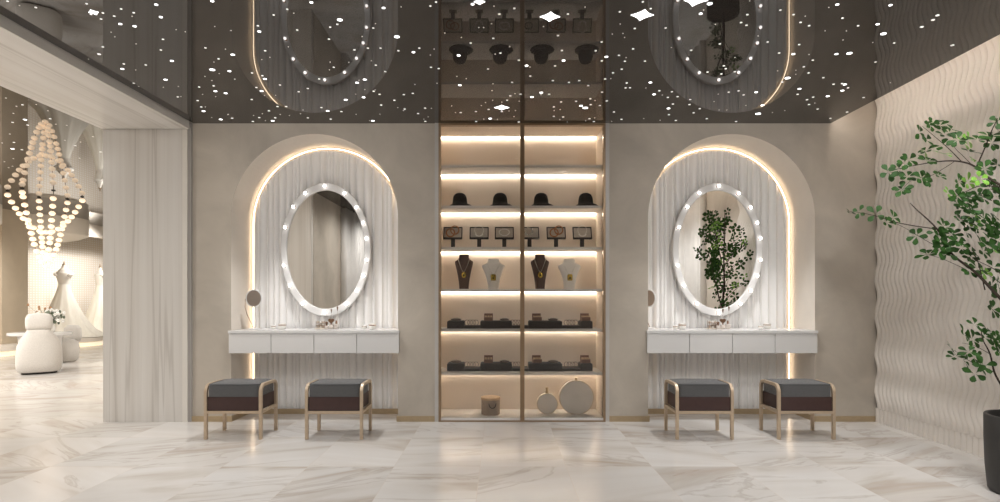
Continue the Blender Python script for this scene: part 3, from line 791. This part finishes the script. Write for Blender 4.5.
# ------------------------------------------------------------------ star lights
SZ = {'f': 1.4, 'm': 2.2, 'L': 3.3, 'X': 5.2}
CR = {
 (0, 0): 'm60,8 f155,42 m285,58 m690,28 m725,112 m820,102 m910,127 m965,70 L958,190 m805,150 m820,372 f885,255 f705,470 f915,292',
 (110, 0): 'm188,100 f176,128 L196,208 L368,36 L405,135 m422,312 m405,397 L493,484 f527,235 f600,252 f208,348 L815,8 f835,210 f963,242 m760,380 f920,390 L975,435 m865,468 f828,493',
 (110, 60): 'm110,30 L98,70 f205,78 m285,38 L443,156 m190,184 f228,210 f545,210 m540,293 f565,290 f425,216 X815,77 m950,88 f870,107 f757,130 f812,163 m826,205 L840,248 m710,214 m920,264 f738,273 f842,291 m698,322 m727,373 f760,373 L745,407 f810,457 L882,473 f973,463 f940,433 f993,150',
 (225, 0): 'L688,18 m495,72 m388,118 f548,104 m262,204 L273,250 f48,242 m575,238 L65,435 m320,403 f293,473 f358,455 m838,215 m895,192 X915,157 m828,310 f505,372',
 (225, 60): 'L35,88 m215,102 f78,152 m298,124 L318,150 m250,218 L292,246 m438,198 m587,252 m660,226 m750,150 L5,264 m213,314 f315,282 f403,280 m418,370 m487,370 m350,404 m57,463 m222,489 m273,458 L380,484 m400,460 f298,427 f440,433 f513,441 f602,427 m660,460 m768,378 L818,405 m842,470 m927,410 L962,316 f622,397 m867,57 f832,77 f838,15 f228,441 f322,482 f25,432',
 (340, 0): 'L347,62 m265,222 f283,186 X453,292 m115,396 m222,382 m323,382 m465,403 L585,415 m632,382 m765,15 m720,46 f487,53 f750,390 f720,437 L945,441 f835,262 f967,297 f177,290 f250,483',
 (340, 60): 'f70,18 m285,40 m360,91 L197,155 L135,180 f152,160 f198,233 m268,248 f280,238 m315,272 L188,297 L45,317 f125,271 m328,358 m12,410 f128,432 f318,430 L262,484 f237,482 m508,275 m580,265 m433,320 f597,193 m515,390 f505,402 f460,378 m622,426 m678,382 f728,384 f702,452 f668,470 m680,488 m725,57 m786,67 f773,184 L955,200 f932,130 m962,418 f920,418 f890,365',
 (455, 0): 'L140,32 m472,65 m353,110 f310,47 m305,304 m125,342 m362,422 f320,430 m508,478 m852,401 L865,481 m820,282 m900,110 f705,210 f290,187 f190,218 f228,218 f435,370',
 (455, 60): 'L570,44 f597,55 m797,46 m263,71 m600,127 f15,130 f90,148 m455,177 f303,188 f295,243 m440,284 m415,319 f478,267 m522,271 f300,320 f512,327 f243,338 f210,362 f373,335 m373,410 m268,393 f430,405 f482,402 m167,410 m45,418 L280,466 f230,470 f338,472 m168,490 m508,493 f470,450 m780,163 m908,177 L687,259 f685,275 m750,272 L613,295 m845,333 m787,373 f790,402 f838,394 m787,448 m862,453 f835,473 m965,328 f895,493 m990,163',
 (570, 0): 'm397,92 m580,13 m643,67 m516,225 f400,190 f422,265 f435,297 m762,221 m252,333 m205,403 L290,452 m253,484 m503,388 m390,440 m437,487 m597,486 f447,458 m965,399 f808,377 f337,270 f120,55',
 (570, 60): 'm412,72 m343,101 f325,147 m280,150 m145,203 m255,255 m452,182 m443,221 m478,220 L640,178 f605,222 m712,244 L670,273 f735,278 m780,297 m812,252 m857,291 m820,350 L785,385 m788,435 m958,314 m952,354 m985,420 m843,481 f718,479 f588,466 m410,472 m350,413 m293,325 m162,308 f200,321 m165,355 L88,364 X122,381 m238,362 f50,328 m155,467 f197,460 m190,490 f125,483 f332,488',
 (685, 0): 'X197,28 L125,108 f148,78 m447,178 m490,200 m497,115 f242,193 m278,348 f398,457 m658,333 m750,421 m760,79 m865,115 m920,177 f958,127 m988,204 m910,354 L863,430 f988,433 f583,285 f515,5',
 (685, 60): 'm180,95 m290,110 m325,68 m310,45 m397,92 m427,245 m348,255 m467,277 L567,256 f265,271 f232,330 m117,387 m173,467 m407,489 L617,360 X583,428 f485,361 X817,143 m775,175 f738,85 f883,80 f883,113 m947,53 m985,102 L912,229 m897,272 m972,316 m988,354 f697,417 f795,402 f272,397 f333,397',
 (800, 0): 'L297,35 f230,57 m338,143 m463,204 f370,245 f343,317 f200,244 L720,40 L618,192 X665,268 m750,342 f580,337 m968,213 L290,430 X393,424 m102,478 m602,493',
 (790, 60): 'm185,295 f198,342 m220,390 m265,140 m347,192 m415,187 L437,194 m462,221 L417,243 L300,288 m587,298 m455,414 m322,464 f800,180 L905,180',
}
stars = []
for (ox, oy), txt in CR.items():
    for s_ in txt.split():
        u, v = s_[1:].split(','); px, py = ox+float(u)/7.968, oy+float(v)/7.968
        y = (CEIL-H)*F/(VY-py); x = (px-VX)*y/F
        if XL+.05 < x < 3.12 and y < WB-.03: stars.append((x, y, CEIL, SZ[s_[0]]*y/F/2*(1.0 if s_[0] != 'f' else .9), s_[0]))
for u, v in ((932.9, 19.8), (937.5, 15.2), (921.7, 26.8), (952.4, 45.1), (99, 54)):
    y = (CEIL-H)*F/(VY-v); x = (u-VX)*y/F
    if XL+.05 < x < 3.12: stars.append((x, y, CEIL, 3.4*y/F/2, 'm'))
HS = [(0, 90, 5.58, 'f33,44 f92,90 m125,82 m70,180 L140,165 m155,195 f267,115 f202,80 m280,160 f312,190 f75,130 f55,245 m78,292 f12,295 L70,328 m122,333 f75,383 f48,433 f70,425 f25,400'),
      (50, 90, 5.58, 'L262,198 f93,197 f83,280 m140,310 m282,345 f32,190 f170,290 f165,380 f240,260')]
for ox, oy, k, txt in HS:
    for s_ in txt.split():
        u, v = s_[1:].split(','); px, py = ox+float(u)/k, oy+float(v)/k
        y = (HALLC-H)*F/(VY-py); x = (px-VX)*y/F
        stars.append((x, y, HALLC, SZ[s_[0]]*y/F/2, s_[0]))
key = sorted(stars, key=lambda s_: -s_[3]*F/s_[1])
GL = 'star lights in the dark mirror ceiling'
protos = {}
rest = MB(); nrest = 0
for i, (x, y, z, r, k) in enumerate(key):
    if i < 290:
        fa = 0 if k == 'f' else 1 if k == 'm' else 2
        if fa not in protos:
            protos[fa] = MB().lathe([(1, 0), (1, -.0025/.02), (.2, -.003/.02)], seg=14).build('star_light', M[('starfaint', 'starmid', 'star')[fa]])
            o = protos[fa]
        else:
            o = protos[fa].copy(); C.objects.link(o)
        o.location = (x, y, z); o.scale = (r*1.0, r*.84, .02)
        tag(o, ('tiny dim star light dotted in the dark mirror ceiling', 'small soft round star light dotted in the dark mirror ceiling', 'brighter larger round star light dotted in the dark mirror ceiling')[fa], 'star light', ('dim star lights in the dark mirror ceiling', GL, 'brightest star lights in the dark mirror ceiling')[fa])
    else:
        rest.lathe([(r, 0), (r, -.0025), (r*.2, -.003)], (x, y, z), 8, sx=.8, sy=.7); nrest += 1
if nrest: tag(rest.build('tiny_star_lights', M['starfaint']), 'scatter of faintest pinprick star lights across the dark mirror ceiling', 'star lights', None, 'stuff')
for px, py, rr, rx, lab in ((479.5, 1.5, 5.5, 1.0, 'four-pointed star light above the left pane of the cabinet, at picture top'), (550, 16.5, 10, 1.0, 'large four-pointed star light above the right pane of the cabinet'),
                        (642.3, 14.8, 11.5, 1.0, 'large four-pointed star light left of the right arch reflection'), (501.7, 107.4, 7.5, 1.0, 'four-pointed star light just above the cabinet top'),
                        (696, 0, 12, 1.0, 'four-pointed star light over the right oval mirror, cut by picture top'), (93.5, 12, 5, 1.0, 'four-pointed star light above the opening to the hall')):
    y = (CEIL-H)*F/(VY-py); x = (px-VX)*y/F; R = rr*y/F
    n = 40; poly = []
    for i in range(n):
        a = 2*PI*i/n; p = 2.6; ca, sa = math.cos(a), math.sin(a)
        poly.append((R*math.copysign(abs(ca)**p, ca)*rx, R*.95*math.copysign(abs(sa)**p, sa)))
    tag(MB().prism(poly, lambda u, v, q_: (u, v, -q_), .004).build('sparkle_light', M['star'], loc=(x, y, CEIL)), lab, 'star light', 'four-pointed star lights')

# ------------------------------------------------------------------ potted tree
TX, TY = 3.2, 3.31
tree = thing('potted_tree', 'slender green tree in a round charcoal pot by the wavy wall', 'tree', (TX, TY, 0))
MB().lathe([(.186, 0), (.202, .012), (.214, .15), (.22, .33), (.22, .462), (.216, .470), (.203, .470), (.199, .46), (.198, .42)], seg=48).build('pot', M['pot'], tree, smooth=True, angle=.7)
MB().lathe([(.198, .42), (.13, .432), (.04, .44)], seg=32).build('soil', M['soil'], tree, smooth=True)
def D(px): return TY+max(0, (1026-px))*.0039
def W(px, py, dy=0.): y = D(px)+dy; return at(px, py, y)-Vector((TX, TY, 0))
tb = MB()
def branch(pts, r0, r1):
    pts = [Vector(p) for p in pts]; out = []
    n = len(pts)
    for i in range(n-1):                               # Catmull-Rom
        p0, p1, p2, p3 = pts[max(i-1, 0)], pts[i], pts[i+1], pts[min(i+2, n-1)]
        for j in range(5):
            t = j/5; out.append(.5*((2*p1)+(p2-p0)*t+(2*p0-5*p1+4*p2-p3)*t*t+(3*p1-p0-3*p2+p3)*t**3))
    out.append(pts[-1]); m_ = len(out)
    tb.tube(out, [r0+(r1-r0)*i/(m_-1) for i in range(m_)], 7)
    return out
trunk = [(0, 0, .42), (.012, .0, .75), (-.008, .01, 1.05), (.01, .02, 1.4), (.0, .03, 1.8), (.02, .02, 2.1), (.015, .03, 2.4)]
branch(trunk, .02, .005)
P2 = lambda *a: [W(*p) for p in a]
branch([(0, 0.005, 1.0)]+P2((1000, 298), (975, 272), (952, 254), (937, 229), (917, 210), (910, 203)), .011, .002)
branch(P2((937, 229), (915, 226), (895, 222), (876, 216), (862, 213), (848, 211)), .004, .0012)
branch(P2((952, 254), (925, 240), (905, 228), (892, 222)), .002, .001)
branch(P2((963, 268), (940, 258), (920, 253)), .002, .0008)
branch([(0, .02, 1.55)]+P2((1010, 195), (986, 176), (972, 165), (955, 161), (935, 162), (912, 166), (893, 170)), .009, .0015)
branch(P2((962, 162), (948, 148), (934, 136), (922, 126)), .003, .001)
branch(P2((976, 168), (984, 150), (992, 130), (998, 118)), .005, .002)
branch(P2((1000, 187), (980, 186), (965, 192), (950, 199)), .004, .001)
branch(P2((955, 161), (946, 167), (930, 176), (912, 180), (902, 190)), .002, .001)
branch(P2((972, 165), (962, 155), (955, 148), (952, 140)), .002, .001)
branch([(0, 0, .86)]+P2((1012, 392), (996, 376), (990, 354), (983, 340), (981, 330)), .008, .002)
branch(P2((994, 372), (980, 366), (968, 360), (954, 350)), .003, .001)
branch(P2((990, 354), (975, 346), (962, 343)), .002, .0008)
branch(P2((985, 290), (978, 262), (972, 252)), .004, .001)
clus = []
def add(ox, oy, txt, k=5.02):
    for s_ in txt.split():
        y_ = s_[0] == 'y'
        u, v = s_.lstrip('y').split(','); clus.append((W(ox+float(u)/k, oy+float(v)/k, rnd.uniform(-.04, .04)), y_))
add(840, 100, '455,125 400,165 430,200 495,130 550,165 515,230 430,255 440,305 345,300 325,320 295,350 245,362 340,385 410,395 310,450 495,380 525,175 590,200 y620,215 650,262 y515,270 785,110 750,180 760,215 790,150 690,200 y640,415 y700,395 595,410 y545,465 590,480 700,480 640,490 750,440 790,330 725,345 y675,315 470,115 560,150 435,395 y425,285 y640,200')
add(840, 180, '50,165 95,160 180,172 235,215 265,190 310,50 385,280 440,375 600,90 650,150 690,80 620,210 540,240 480,265 520,330 540,370 590,310 640,230 700,250 720,200 760,230 780,260 740,330 720,360 770,340 690,445 650,455 720,90 640,115 570,110 790,200 610,340 560,275 500,290 520,235 660,180 680,170 600,200 630,260 560,320 500,350 735,230 770,200 790,300 y670,210')
add(900, 280, '258,350 275,385 320,405 375,225 320,270 365,300 420,285 410,265 440,262 470,310 375,385 345,360 395,440 375,470 420,430 485,290 495,330 485,15 490,350')
r3 = random.Random(5)
nb = 0
for i in range(88):                                   # the rest of the crown, around the trunk
    z = r3.choice([r3.uniform(1.35, 2.42), r3.uniform(1.35, 2.2), r3.uniform(.95, 1.5)])
    k = .33*(1-max(0, (z-1.9))/.62)+.06 if z > 1.3 else .24
    a = r3.uniform(-1.9, 1.9); rr = k*math.sqrt(r3.uniform(.1, 1))
    p = Vector((min(.27, rr*math.cos(a)), rr*math.sin(a)*1.2, z))
    clus.append((p, r3.random() < .1))
    if i % 3 == 0:
        b0 = Vector((0, .02, max(.8, z-.28)))
        branch([b0, b0*.5+p*.5+Vector((0, 0, .04)), p], .004, .0012)
tb.build('trunk', M['bark'], tree, smooth=True, angle=1.5)
lf = {False: MB(), True: MB()}
r4 = random.Random(9)
def leaf(bm_, base, d, up, ln, wd):
    d = d.normalized(); s_ = d.cross(up).normalized(); u = s_.cross(d)
    st_ = [(0, .0, 0), (.16, .05, .01), (.42, .33, .03), (.68, .5, .015), (.88, .36, -.02), (1, .0, -.06)]
    mid = [bm_.bm.verts.new(base+d*ln*t+u*ln*(c-.0)) for t, w_, c in st_]
    for sg in (-1, 1):
        ed = [bm_.bm.verts.new(base+d*ln*t+s_*sg*wd*w_+u*ln*(c+.07*w_)) for t, w_, c in st_[1:-1]]
        ed = [mid[0]]+ed+[mid[-1]]
        for i in range(5):
            vs = [mid[i], mid[i+1], ed[i+1], ed[i]]; q_ = []
            for v in vs:
                if v not in q_: q_.append(v)
            if len(q_) > 2: bm_.bm.faces.new(q_ if sg > 0 else q_[::-1])
for p, yg in clus:
    n = r4.choice([4, 5, 5, 6]); ax = Vector((r4.uniform(-.5, .6), r4.uniform(-1.3, -.3), r4.uniform(.1, .75))).normalized()
    t0 = ax.orthogonal().normalized(); t1 = ax.cross(t0); ph = r4.uniform(0, 6)
    S = r4.uniform(.8, 1.15)
    for i in range(n):
        a = ph+2*PI*i/n+r4.uniform(-.25, .25)
        d = (t0*math.cos(a)+t1*math.sin(a))+ax*r4.uniform(-.05, .35)
        leaf(lf[yg], p+d.normalized()*.006, d, ax, .058*S*r4.uniform(.8, 1.15), .035*S)
lf[False].build('leaves', M['leaf'], tree, smooth=True, angle=2, fix=False)
tag(lf[True].build('young_leaves', M['leafyoung'], tree, smooth=True, angle=2, fix=False), 'light green young leaves')

# ------------------------------------------------------------------ the hall: chandelier
CYc = (HALLC-H)*F/103; CXc = (46-VX)*CYc/F; CRad = 37.5*CYc/F/1.296; ZB = H+31*CYc/F-HALLC
ch = thing('bead_chandelier', 'chandelier of glowing pearl bead strands hanging from the hall ceiling', 'chandelier', (CXc, CYc, HALLC))
BR = .047
ang = [math.radians(a+39.6) for a in (-7, 53, 101, 173, 233, 281)]
ap = [Vector((CRad*math.cos(a), CRad*math.sin(a), -.07)) for a in ang]
bead0 = None; nbead = 0
seen = []
def bead(p):
    global bead0, nbead
    if any((p-q_).length < BR*1.5 for q_ in seen): return
    seen.append(p); nbead += 1
    if bead0 is None:
        bead0 = MB().ball((0, 0, 0), BR, 14, 10, (1, 1, .86)).build('bead', M['bead'], ch, smooth=True, angle=3); o = bead0
    else:
        o = bead0.copy(); C.objects.link(o); o.parent = ch
    o.location = p
def strand(a, b, low, pw):
    n = 60; pts = []
    for i in range(n+1):
        s_ = i/n; p = a.lerp(b, s_); k = 1-abs(2*s_-1)**pw
        pts.append(Vector((p.x, p.y, p.z+(low-p.z)*k)))
    acc = 0; bead(pts[0])
    for q0, q1 in zip(pts, pts[1:]):
        acc += (q1-q0).length
        if acc >= BR*1.85: bead(q1); acc = 0
    bead(pts[-1])
    return pts
wires = []
wires.append(strand(ap[1], ap[4], ZB, 1.75))
wires.append(strand(ap[2], ap[5], ZB+.05, 1.75))
wires.append(strand(ap[3], ap[0], ZB*.53, 2.0))
for a in ap:
    MB().cyl((a.x, a.y, -.07), (a.x, a.y, -.012), .006, None, 8).cyl((a.x, a.y, -.012), (a.x, a.y, 0), .03, None, 12).build('ceiling_mount', M['wire'], ch)
wb = MB()
for w_ in wires: wb.tube(w_, .004, 5)
wb.build('strand_cord', M['gilt'], ch, smooth=True)

# gowns, platforms, canopies
def make_platform(loc, r, label):
    t = thing('display_platform', label, 'platform', loc, 0, 'round platforms under the gowns')
    MB().lathe([(r-.05, 0), (r-.05, .1)], seg=48).build('glow_band', M['led_base'], t, smooth=True, angle=.6)
    MB().lathe([(r-.02, .1), (r, .11), (r, .2), (r-.01, .205)], seg=48).build('platform_top', M['cream'], t, smooth=True, angle=.6)
    return t
def gpos(px, x): y = -x*F/(VX-px); return Vector((x, y, 0))
G1, G2, G3 = gpos(64, -10.62), gpos(100, -10.62), gpos(-4, -10.62)
make_platform(G1+Vector((.1, .1, 0)), .68, 'round white platform with glowing base under the nearer ivory gown')
make_platform(G2+Vector((.1, .35, 0)), .72, 'round white platform under the gown beside the marble column')
make_platform(gpos(-8, -10.35), .5, 'round white platform with glowing base at the picture left edge')
def make_gown(loc, rz, label, flip=1):
    t = thing('wedding_gown', label, 'dress', loc, rz, 'ivory wedding gowns')
    n = 72; rings = []
    for k in range(15):
        s_ = k/14; z = 1.28*(1-s_)+.012
        r = .115+.50*(s_**1.25)+(.10*max(0, s_-.85)/.15)
        ring = []
        for i in range(n):
            a = 2*PI*i/n; pl = 1+.07*s_*math.sin(11*a+1.3*s_)+.035*s_*math.sin(23*a)
            tr_ = 1+.22*s_**3*max(0, math.cos(a-.3*flip))
            ring.append((r*pl*tr_*math.cos(a)*1.0, r*pl*.72*math.sin(a), z))
        rings.append(ring)
    MB().rings(rings, cap=False).build('skirt', M['dress'], t, smooth=True, angle=2)
    bd = [(.118, 1.27), (.125, 1.34), (.155, 1.46), (.172, 1.54), (.168, 1.58), (.15, 1.60)]
    MB().lathe(bd, seg=36, cap=False, sy=.68).build('bodice', M['satin'], t, smooth=True, angle=2)
    for s_ in (-1, 1):                                  # off-shoulder sleeves
        MB().tube([(s_*.10, -.09, 1.49), (s_*.15, -.06, 1.53), (s_*.172, .0, 1.55), (s_*.13, .06, 1.57)], [.025, .045, .04, .02], 10).build('sleeve', M['satin'], t, smooth=True, angle=2)
    return t
def make_form(loc, rz, label):
    t = thing('dress_form', label, 'mannequin', loc, rz, 'dress forms under the gowns')
    MB().lathe([(.10, 1.30), (.13, 1.46), (.14, 1.55), (.13, 1.61), (.105, 1.65), (.07, 1.68), (.05, 1.71), (.042, 1.76), (.036, 1.77)], seg=28, sy=.62).build('torso', M['form'], t, smooth=True, angle=2)
    MB().lathe([(.04, 1.77), (.03, 1.785), (.014, 1.80), (.012, 1.84), (.004, 1.86)], seg=16).build('neck_cap', M['wire' if 0 else 'darkbronze'], t, smooth=True)
    MB().cyl((0, 0, .02), (0, 0, 1.31), .014, None, 12).cyl((0, 0, 0), (0, 0, .02), .16, .14, 24).build('stand', M['darkbronze'], t)
    return t
for g, rz, a, b in ((G1, .35, 'off-shoulder ivory gown on the left platform, seen whole', 'cream dress form holding the left ivory gown'), (G2, 2.6, 'ivory gown half hidden by the marble column', 'cream dress form holding the gown beside the marble column')):
    p = g+Vector((0, 0, .206)); make_gown(p, rz, a); make_form(p, rz, b)
def make_canopy(loc, rx, ry, label):
    t = thing('canopy', label, 'canopy', loc, 0, 'rounded canopies above the gowns')
    MB().lathe([(1, 0), (1, -.36), (.985, -.385), (.93, -.41), (.75, -.47), (.5, -.52), (.2, -.545)], seg=56, sx=rx, sy=ry).build('drum', M['cream'], t, smooth=True, angle=.5)
    return t
make_canopy((-10.55, gpos(58, -10.35).y, HALLC-.001), .75, .74, 'rounded white canopy above the nearer ivory gown')
make_canopy((-10.55, 10.6, HALLC-.001), .75, .66, 'rounded white canopy at the picture left edge')

# seating in the hall
def sring(hw, hd, z, yo=0, e=.62, n=40):
    return [(hw*math.copysign(abs(math.cos(a))**e, math.cos(a)), yo+hd*math.copysign(abs(math.sin(a))**e, math.sin(a)), z) for a in [2*PI*i/n for i in range(n)]]
AY = (H)*F/76; AX = (39.5-VX)*AY/F
arm = thing('armchair', 'rounded white boucle armchair with headrest, seen from behind', 'armchair', (AX, AY, 0), .66)
MB().rings([sring(.22, .2, 0, .02), sring(.22, .2, .03, .02)]).build('plinth', M['wire'], arm)
MB().rings([sring(.235, .22, .03, .02), sring(.275, .25, .06, .02), sring(.285, .26, .16, .01), sring(.282, .25, .34, .0), sring(.268, .22, .44, -.02, .75), sring(.235, .17, .53, -.06, .85), sring(.185, .12, .61, -.10, .9), sring(.148, .08, .67, -.12, .8), sring(.15, .06, .69, -.12)]).build('body', M['whitematte'], arm, smooth=True, angle=2)
MB().rings([sring(.135, .05, .685, -.12), sring(.158, .075, .70, -.12), sring(.166, .085, .76, -.12), sring(.166, .085, .85, -.115), sring(.15, .075, .905, -.11), sring(.12, .05, .93, -.11), sring(.06, .025, .94, -.11)]).build('headrest', M['whitematte'], arm, smooth=True, angle=2)
for s_ in (-1, 1):
    ao = MB().rings([sring(.05, .16, .04, .22), sring(.065, .19, .1, .22), sring(.07, .2, .3, .22), sring(.06, .18, .44, .22), sring(.04, .14, .48, .22)]).build('arm', M['whitematte'], arm, smooth=True, angle=2)
    ao.location.x = s_*.20
tyy = 9.75; tz = .565
txa, txb = (14.5-VX)*tyy/F, (66-VX)*tyy/F
tab = thing('consultation_table', 'low white rounded table behind the white armchair', 'table', ((txa+txb)/2, tyy, 0))
hw = (txb-txa)/2
MB().rings([sring(hw-.02, .26, tz-.06, 0, .5), sring(hw, .28, tz-.045, 0, .5), sring(hw, .28, tz-.008, 0, .5), sring(hw-.01, .27, tz, 0, .5)]).build('tabletop', M['white'], tab, smooth=True, angle=.7)
for s_ in (-1, 1):
    MB().lathe([(.13, 0), (.12, .02), (.10, .25), (.12, tz-.06)], (s_*hw*.55, 0, 0), 24).build('pedestal', M['white'], tab, smooth=True, angle=.7)
pf = thing('tub_chair', 'round white tub chair right of the low hall table', 'chair', ((60.5-VX)*10.15/F, 10.15, 0), -.3)
MB().rings([sring(.22, .22, 0, 0, 1), sring(.26, .26, .03, 0, 1), sring(.285, .285, .2, 0, 1), sring(.27, .27, .36, 0, 1), sring(.2, .2, .41, 0, 1)]).build('seat', M['whitematte'], pf, smooth=True, angle=2)
MB().rings([sring(.2, .05, .36, .2, .8), sring(.22, .07, .44, .21, .8), sring(.2, .06, .6, .22, .8), sring(.13, .04, .66, .22, .8)]).build('backrest', M['whitematte'], pf, smooth=True, angle=2)
vz = thing('flower_vase', 'white flower arrangement in a pale vase on the low hall table', 'vase', ((50-VX)*tyy/F, tyy, tz+.001))
MB().lathe([(.05, 0), (.075, .03), (.08, .09), (.06, .14), (.065, .16)], seg=24).build('vase', M['jar'], vz, smooth=True)
r5 = random.Random(4)
stem_, pet, gr = MB(), MB(), MB()
for i in range(80):
    a = r5.uniform(0, 2*PI); rr = r5.uniform(.02, .25); z = .2+.2*r5.random()*(1-rr*.6)
    p = Vector((rr*math.cos(a), rr*math.sin(a)*.7, z))
    stem_.cyl((0, 0, .12), p, .003, .002, 5)
    if i % 3: 
        for k in range(6):
            b_ = 2*PI*k/6; pet.ball(p+Vector((.02*math.cos(b_), -.008, .02*math.sin(b_))), .013, 7, 5)
    else:
        for k in range(3): gr.ball(p+Vector((r5.uniform(-.03, .03), r5.uniform(-.03, .03), r5.uniform(-.05, .01))), .022, 7, 5, (1, .4, 1.3))
for i in range(7):
    x = r5.choice([r5.uniform(-.36, -.12), r5.uniform(-.1, .22)]); p = Vector((x, r5.uniform(-.08, .08), .34+r5.uniform(0, .15)))
    stem_.cyl((0, 0, .12), p, .003, .0015, 5); MB().ball(p, .018, 8, 6, (1, 1, 1.4)).build('bud', M['twig'], vz, smooth=True)
stem_.build('stems', M['leafgrey'], vz); pet.build('blossoms', M['petal'], vz, smooth=True); gr.build('foliage', M['leafgrey'], vz, smooth=True)

# ------------------------------------------------------------------ light
def area(name, loc, sx, sy, w_, rgb=(1, .965, .925), rot=(0, 0, 0)):
    l = bpy.data.lights.new(name, 'AREA'); l.shape = 'RECTANGLE'; l.size = sx; l.size_y = sy; l.energy = w_; l.color = rgb
    o = bpy.data.objects.new(name, l); C.objects.link(o); o.location = loc; o.rotation_euler = rot; return o
def spot(name, loc, w_, ang_, rgb=(1, .965, .925), r=.06, blend=.6, rot=(0, 0, 0)):
    l = bpy.data.lights.new(name, 'SPOT'); l.energy = w_; l.spot_size = math.radians(ang_); l.spot_blend = blend; l.shadow_soft_size = r; l.color = rgb
    o = bpy.data.objects.new(name, l); C.objects.link(o); o.location = loc; o.rotation_euler = rot; return o
WARM = (1, .99, .975)
for i, x in enumerate((-1.78, 2.2)):
    spot('downlight_and_fill', (x, 4.93, CEIL-.03), 110, 76, WARM, .06, .6)
for x in (-2.35, -1.4, 2.1, 2.75):
    for y in (.1, 1.5, 2.9):
        spot('downlight_and_fill', (x, y, CEIL-.03), 41 if x < 0 else 60, 165, WARM, .07, 1.)  # unseen spot grid added as general fill for the room
for x in (-1.75, 2.2):
    spot('vanity_fill_spot', (x, 2.0, CEIL-.03), 95, 62, WARM, .06, .9, (math.radians(77), 0, 0))  # unseen tilted spots added to brighten the fluted panels
for x, y in ((-6, 3.5), (-7, 6.5), (-9.5, 4), (-9.6, 7.8), (-5.6, 12)):
    area('hall_fill', (x, y, HALLC-.02), 1.2, 1.2, 100, (1, .94, .86))  # unseen area lamps added to brighten the hall
for y in (10.4, 13.7, 15.2):
    spot('niche_fill_spot', (-9.5, y, HALLC-.06), 230, 95, (1, .96, .91), .12, 1., (0, math.radians(48), 0))  # unseen spots added to brighten the screens in the niches
wd_ = bpy.data.worlds.new('world'); sc.world = wd_; wd_.use_nodes = True
wd_.node_tree.nodes['Background'].inputs[0].default_value = (.8, .76, .72, 1); wd_.node_tree.nodes['Background'].inputs[1].default_value = .1

# ------------------------------------------------------------------ camera
cd = bpy.data.cameras.new('camera'); cd.sensor_fit = 'HORIZONTAL'; cd.sensor_width = 36; cd.lens = 36*F/1000
cd.shift_x = (500-VX)/1000; cd.shift_y = (VY-251)/1000; cd.clip_start = .05
co = bpy.data.objects.new('camera', cd); C.objects.link(co); co.location = (0, 0, H); co.rotation_euler = (PI/2, 0, 0)
sc.camera = co
sc.view_settings.view_transform = 'Standard'; sc.view_settings.look = 'None'; sc.view_settings.gamma = 1; sc.view_settings.use_curve_mapping = False
sc.view_settings.exposure = .15
sc.cycles.use_denoising = True
sc.cycles.max_bounces = 10; sc.cycles.glossy_bounces = 6; sc.cycles.transparent_max_bounces = 12
sc.cycles.sample_clamp_indirect = 6
